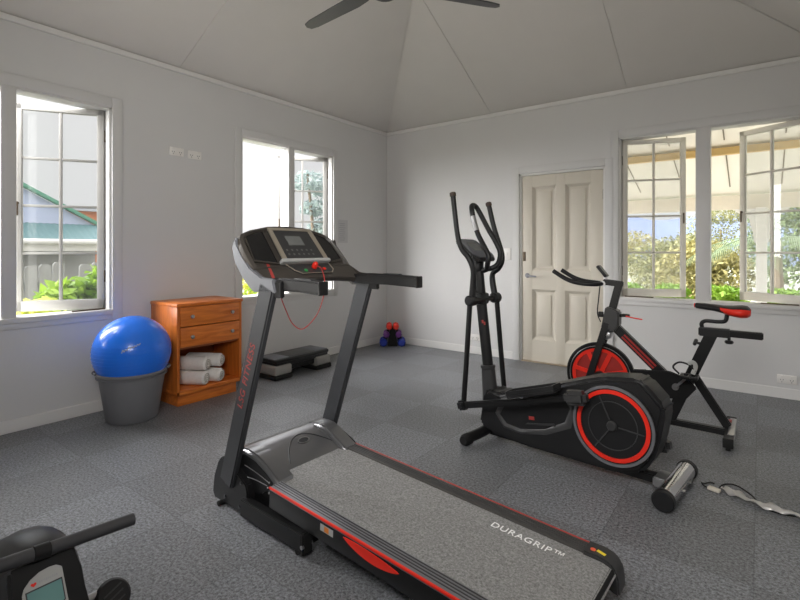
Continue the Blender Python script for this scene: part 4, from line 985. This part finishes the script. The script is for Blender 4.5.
def leaves(g, c, rad, n, size, rnd, flatten=1., droop=.4):
    t = bmesh.new()
    for i in range(n):
        while True:
            p = Vector((rnd.uniform(-1, 1), rnd.uniform(-1, 1), rnd.uniform(-1, 1)))
            if .35 < p.length < 1: break
        p = Vector((p.x*rad[0], p.y*rad[1], p.z*rad[2]))+Vector(c)
        e = Euler((rnd.uniform(-1.1, 1.1), rnd.uniform(-1.1, 1.1), rnd.uniform(0, 6.28))).to_matrix()
        s = size*rnd.uniform(.6, 1.3)
        q = [p+e @ Vector(v) for v in ((-s, 0, 0), (0, -s*.4, s*.1), (s, 0, -s*droop*.3), (0, s*.4, s*.1))]
        t.faces.new([t.verts.new(v) for v in q])
    g._merge(t)
def plant(name, label, cat, loc, clumps, n, size, m, seed, stem_h, group=None, stems=3, stem_r=.012, stem_m=None):
    t = thing(name, label, cat, loc, 0, group); rnd = random.Random(seed)
    g = G()
    for (c, rad) in clumps: leaves(g, c, rad, int(n/len(clumps)), size, rnd)
    f = obj('foliage', g, m, t); f['kind'] = 'stuff'
    g = G()
    for k in range(stems):
        a = rnd.uniform(0, 6.28); rr = rnd.uniform(.0, .12)*(0 if stems == 1 else 1)
        c = clumps[k % len(clumps)][0]
        g.tube([(rr*math.cos(a), rr*math.sin(a), 0), (c[0]*.5, c[1]*.5, stem_h*.6), (c[0], c[1], stem_h)], [stem_r, stem_r*.6], 7)
    obj('trunk' if stems == 1 else 'stem', g, stem_m or mat('bark', (.16, .12, .08), .9), t)
    return t
ML_lime = leaf_mat('lime_leaves', (.085, .19, .010), (.29, .43, .045))
ML_yel = leaf_mat('yellow_green_leaves', (.17, .155, .045), (.34, .30, .115))
ML_olive = leaf_mat('olive_leaves', (.11, .12, .04), (.27, .26, .11))
ML_mid = leaf_mat('mid_green_leaves', (.085, .13, .045), (.22, .28, .12))
ML_blue = leaf_mat('blue_green_leaves', (.20, .26, .26), (.42, .50, .48))
ML_palm = leaf_mat('palm_leaves', (.09, .13, .06), (.20, .25, .14))
GZ = -.6
# garden beyond the left window
plant('garden_shrub', 'bright green broad-leaved shrub outside the near left window', 'shrub', (-1.5, -3.08, GZ), [((0, -.08, 1.30), (.28, .26, .22)), ((.1, .2, 1.42), (.25, .22, .2)), ((0, .02, 1.0), (.28, .34, .28))], 900, .075, ML_lime, 1, 1.3)
plant('garden_shrub', 'low yellow-green shrub at the bottom left of the near left window', 'shrub', (-.9, -3.58, GZ), [((0, .0, 1.27), (.18, .2, .13)), ((0, .05, 1.03), (.18, .2, .2))], 420, .06, leaf_mat('yellow_leaves', (.34, .42, .05), (.75, .72, .22)), 2, 1.2)
plant('garden_shrub', 'yellow flowering shrub glimpsed below the treadmill console', 'shrub', (-1.3, -1.3, GZ), [((0, 0, 1.25), (.25, .3, .22)), ((0, .1, .95), (.3, .3, .3))], 700, .06, leaf_mat('yellow_flower_leaves', (.30, .45, .06), (.9, .72, .15)), 3, 1.2)
plant('garden_tree', 'blue-green tree seen through the panes of the double window', 'tree', (-8.0, 6.35, GZ), [((0, -.45, 4.05), (.8, .55, .35)), ((.1, .3, 3.9), (.7, .5, .4)), ((0, -.1, 3.2), (.6, .45, .28)), ((0, .2, 2.6), (.5, .5, .3))], 1300, .11, ML_blue, 4, 4.3, stems=1, stem_r=.07)
# neighbour's shed
SH = thing('garden_shed', 'pale blue gabled neighbour shed with green barge boards and teal lower roof', 'shed', (-5, 0, 0))
g = G(); g.prism([(-4.6, 1.15), (-1.45, 1.15), (-1.38, 1.63), (-3.6, 2.82), (-4.6, 2.28)], -.9, -.5, 'x'); obj('gable_wall', g, mat('pale_blue_paint', (.31, .35, .46), .7, var=.04), SH)
g = G(); g.bar((-.46, -1.25, 1.60), (-.46, -3.62, 2.873), .06, .10, .01, up=(1, 0, 0)); g.bar((-.46, -3.58, 2.873), (-.46, -4.8, 2.2), .06, .10, .01, up=(1, 0, 0)); obj('barge_board', g, mat('green_paint', (.06, .20, .13), .6, var=.06), SH)
g = G(); t_ = bmesh.new(); nrow = 150; rr0 = []; rr1 = []
for i in range(nrow+1):
    y = -4.8+(3.45)*i/nrow; w_ = .007*math.sin(i*PI*.5); rr0.append(t_.verts.new((-.45, y, 1.64+w_))); rr1.append(t_.verts.new((.05, y, 1.36+w_)))
for i in range(nrow): t_.faces.new((rr0[i], rr0[i+1], rr1[i+1], rr1[i]))
g._merge(t_); obj('corrugated_roof', g, mat('teal_iron', (.07, .145, .15), .6, var=.06), SH)
g = G(); g.box((.03, -3.07, 1.27), (.05, 3.4, .18), bev=.01); g.cyl((.1, -4.7, 1.33), (.1, -1.4, 1.33), .045, 12); obj('gutter_fascia', g, mat('cream_fascia', (.5, .49, .46), .5, var=.04), SH)
g = G(); g.box((-.42, -3.07, .3), (.05, 3.3, 1.9)); obj('shed_wall', g, mat('shed_grey', (.25, .25, .245), .8), SH)
t = thing('brick_outbuilding', 'small orange brick outbuilding behind the shed', 'building', (-7.5, -.9, 0))
g = G(); g.box((0, -.55, .7), (.6, 1.5, 2.6)); obj('brick_wall', g, mat('orange_brick', (.34, .12, .05), .8, var=.25, scale=14), t)
g = G(); g.box((0, -.55, 2.03), (.75, 1.6, .06)); obj('roof', g, mat('grey_roof', (.3, .31, .33), .7), t)
FE = thing('paling_fence', 'weathered grey paling fence in front of the shed', 'fence', (-3.6, 0, 0))
for k in range(16):
    y = -4.1+k*.155
    if k == 11: continue
    g = G(); w = .135; h = 1.02+random.uniform(-.03, .03)
    g.prism([(y-w/2, GZ), (y+w/2, GZ), (y+w/2, h-.03), (y+w/2-.03, h), (y-w/2+.03, h), (y-w/2, h-.03)], -.012, .012, 'x'); obj('paling', g, mat('weathered_grey', (.21, .21, .20), .9, var=.2, scale=10), FE)
g = G(); g.box((-.03, -2.9, .75), (.04, 2.6, .08)); g.box((-.03, -2.9, -.2), (.04, 2.6, .08)); obj('fence_rail', g, MATS['weathered_grey'], FE)
# garden beyond the veranda
for k, (x, y, w, c) in enumerate(((2.0, 4.6, .5, 0), (2.75, 4.5, .5, 0), (3.45, 4.6, .55, 0), (4.25, 4.4, .5, 0))):
    plant('border_plant', ['lime green border plant at the left end of the veranda view', 'lime green border plant seen left of the window mullion', 'lime green border plant seen right of the window mullion', 'lime green border plant beside the white veranda post'][k], 'plant', (x, y, GZ),
          [((-.05, 0, 1.08), (w*.6, .3, .13)), ((.05, .1, .85), (w*.6, .35, .2))], 900, .06, ML_lime, 20+k, .8, 'lime plants along the veranda')
spots = [(1.0, 9.0, 1.75, 1.5, ML_yel, 'yellowish bushy tree at the left of the hill view'), (2.3, 8.4, 1.55, 1.3, ML_olive, 'olive bush seen through the left sash panes'),
         (2.95, 7.4, 1.45, 1.1, ML_yel, 'golden green bush just right of the window mullion'), (3.15, 9.6, 2.35, 1.1, ML_olive, 'tall olive tree behind the palm fronds'),
         (4.7, 8.2, 2.5, 1.25, ML_mid, 'green tree seen through the right sash beside the post'), (5.6, 10.5, 3.0, 1.4, ML_mid, 'tall mid green tree at the far right of the garden'),
         (2.58, 9.0, 1.62, .8, ML_olive, 'distant olive tree seen in the gap between left sash and mullion'),
         (-.4, 10.0, 1.9, 1.5, ML_olive, 'olive tree furthest left in the garden beyond the veranda')]
for k, (x, y, zt_, w, m_, lab) in enumerate(spots):
    f_ = (1.42, 1.14, 1.0, 1.8, 1.04, 1.3, 1.5, 2.2)[k]; x, y, zt_, w = 3.95+(x-3.95)*f_, -4.99+(y+4.99)*f_, 1.2+(zt_-1.2)*f_, w*f_*.85
    h = zt_-GZ
    plant('garden_tree', lab, 'tree', (x, y, GZ), [((0, 0, h-.45), (w*.6, w*.6, .45)), ((-.45*w, .0, h*.62), (w*.6, w*.55, h*.3)), ((.45*w, .1, h*.60), (w*.6, w*.55, h*.3)), ((0, -.2, h*.35), (w*.8, w*.6, h*.33))], 5000, .065, m_, 40+k, h*.7, 'garden trees beyond the veranda', stems=1, stem_r=.06)
t = thing('palm', 'palm with arching pale fronds hanging beyond the right window', 'palm', (4.15, 5.0, GZ))
rnd = random.Random(5)
for k in range(9):
    a = R(100+k*40+rnd.uniform(-10, 10)); ln = rnd.uniform(1.0, 1.35)
    if k == 2: a = R(185)
    g = G(); sp = []
    for i in range(9):
        f = i/8; sp.append(Vector((math.cos(a)*ln*f, math.sin(a)*ln*f*.8, 1.95+.45*f-.85*f*f)))
    g.tube(sp, [.014, .004], 6, smooth=False)
    tq = bmesh.new(); fine = catmull(sp, 4)
    for i, p in enumerate(fine[4:]):
        d = (fine[min(i+5, len(fine)-1)]-fine[i+3]).normalized(); sd2 = d.cross(Vector((0, 0, 1))).normalized()
        for s in (-1, 1):
            l2 = .34*math.sin(PI*(.12+.8*i/len(fine)))
            tip = p+sd2*s*l2*.65+d*l2*.5+Vector((0, 0, -l2*.55)); w2 = d*.009
            tq.faces.new([tq.verts.new(v) for v in (p-w2, p+w2, tip)])
    g._merge(tq); obj('frond', g, ML_palm, t)
g = G(); g.tube([(0, 0, 0), (.03, 0, 1.0), (0, 0, 1.98)], [.09, .07], 10); obj('trunk', g, MATS['bark'], t)
# distant blue hills
tq = bmesh.new(); A_, B_ = [], []
for i in range(61):
    x = -45+i*2.0; hh = 6.2+.9*math.sin(i*.21+1.0)+.5*math.sin(i*.53)+.25*math.sin(i*1.3)
    A_.append(tq.verts.new((x, 62, -.7))); B_.append(tq.verts.new((x, 74, hh*1.12)))
for i in range(60): tq.faces.new((A_[i], A_[i+1], B_[i+1], B_[i]))
g = G(); g._merge(tq); o = obj('hills', g, mat('hazy_blue_hills', (.075, .098, .165), .9, var=.12, scale=.3)); o['kind'] = 'structure'
# ------------------------------------------------------------------ sky, sun and unseen fill lights
w = bpy.data.worlds.new('World'); bpy.context.scene.world = w; w.use_nodes = True
N = w.node_tree.nodes; L = w.node_tree.links; bg = N['Background']
tc = N.new('ShaderNodeTexCoord'); sx = N.new('ShaderNodeSeparateXYZ'); L.new(tc.outputs['Generated'], sx.inputs[0])
rp = N.new('ShaderNodeValToRGB'); e = rp.color_ramp.elements
e[0].position = 0.0; e[0].color = (.86, .865, .87, 1); e[1].position = .62; e[1].color = (4.2, 4.2, 4.3, 1)
x_ = e.new(.30); x_.color = (.92, .92, .925, 1)
nz = N.new('ShaderNodeTexNoise'); nz.inputs['Scale'].default_value = 3; nz.inputs['Detail'].default_value = 5; L.new(tc.outputs['Generated'], nz.inputs['Vector'])
L.new(sx.outputs['Z'], rp.inputs['Fac'])
mxn = N.new('ShaderNodeMix'); mxn.data_type = 'RGBA'; mxn.blend_type = 'MULTIPLY'; mxn.inputs[0].default_value = .06
L.new(rp.outputs['Color'], mxn.inputs[6]); L.new(nz.outputs['Color'], mxn.inputs[7])
L.new(mxn.outputs[2], bg.inputs['Color']); bg.inputs['Strength'].default_value = 1.05
def area(name, loc, target, sx_, sy_, power, col=(1, 1, 1)):
    l = bpy.data.lights.new(name, 'AREA'); l.shape = 'RECTANGLE'; l.size = sx_; l.size_y = sy_; l.energy = power; l.color = col
    o = bpy.data.objects.new(name, l); C.objects.link(o); o.location = loc
    o.rotation_euler = (Vector(target)-Vector(loc)).to_track_quat('-Z', 'Y').to_euler(); return o
area('left_wall_fill', (3.6, -5.5, 1.9), (.0, -3.0, .75), 1.4, 1.0, 11, (1, .98, .96)).data.spread = R(80)  # unseen fill added behind the camera to lift the left wall
area('ceiling_fill', (1.9, -5.3, .7), (2.4, -2.4, 3.5), 1.4, .6, 18, (1, .95, .86)).data.spread = R(105)  # unseen fill added low down to brighten the ceiling
area('right_side_fill', (3.7, -5.4, 2.35), (3.3, -1.7, .1), 1.0, .7, 10, (1, .98, .95)).data.spread = R(75)  # unseen fill added for the right floor and lower back wall
sun = bpy.data.lights.new('sun', 'SUN'); sun.energy = 23; sun.angle = R(74); sun.color = (1, .99, .98)
so = bpy.data.objects.new('sun', sun); C.objects.link(so); so.rotation_euler = Vector((.68, .66, -.36)).to_track_quat('-Z', 'Y').to_euler()

# ------------------------------------------------------------------ camera
cam = bpy.data.cameras.new('camera'); co = bpy.data.objects.new('camera', cam); C.objects.link(co)
co.location = (3.95, -4.99, 1.2)
co.rotation_euler = (PI/2, 0, math.atan2(.599, .801))
cam.sensor_fit = 'HORIZONTAL'; cam.sensor_width = 36; cam.lens = 482/800*36; cam.shift_y = -50/800; cam.clip_start = .02; cam.clip_end = 300
sc = bpy.context.scene; sc.camera = co
sc.view_settings.view_transform = 'Standard'; sc.view_settings.look = 'None'; sc.view_settings.exposure = .19; sc.view_settings.gamma = 1
sc.cycles.max_bounces = 10; sc.cycles.diffuse_bounces = 6; sc.cycles.transparent_max_bounces = 16; sc.cycles.use_denoising = True
sc.cycles.sample_clamp_indirect = 6; sc.cycles.caustics_reflective = False; sc.cycles.caustics_refractive = False
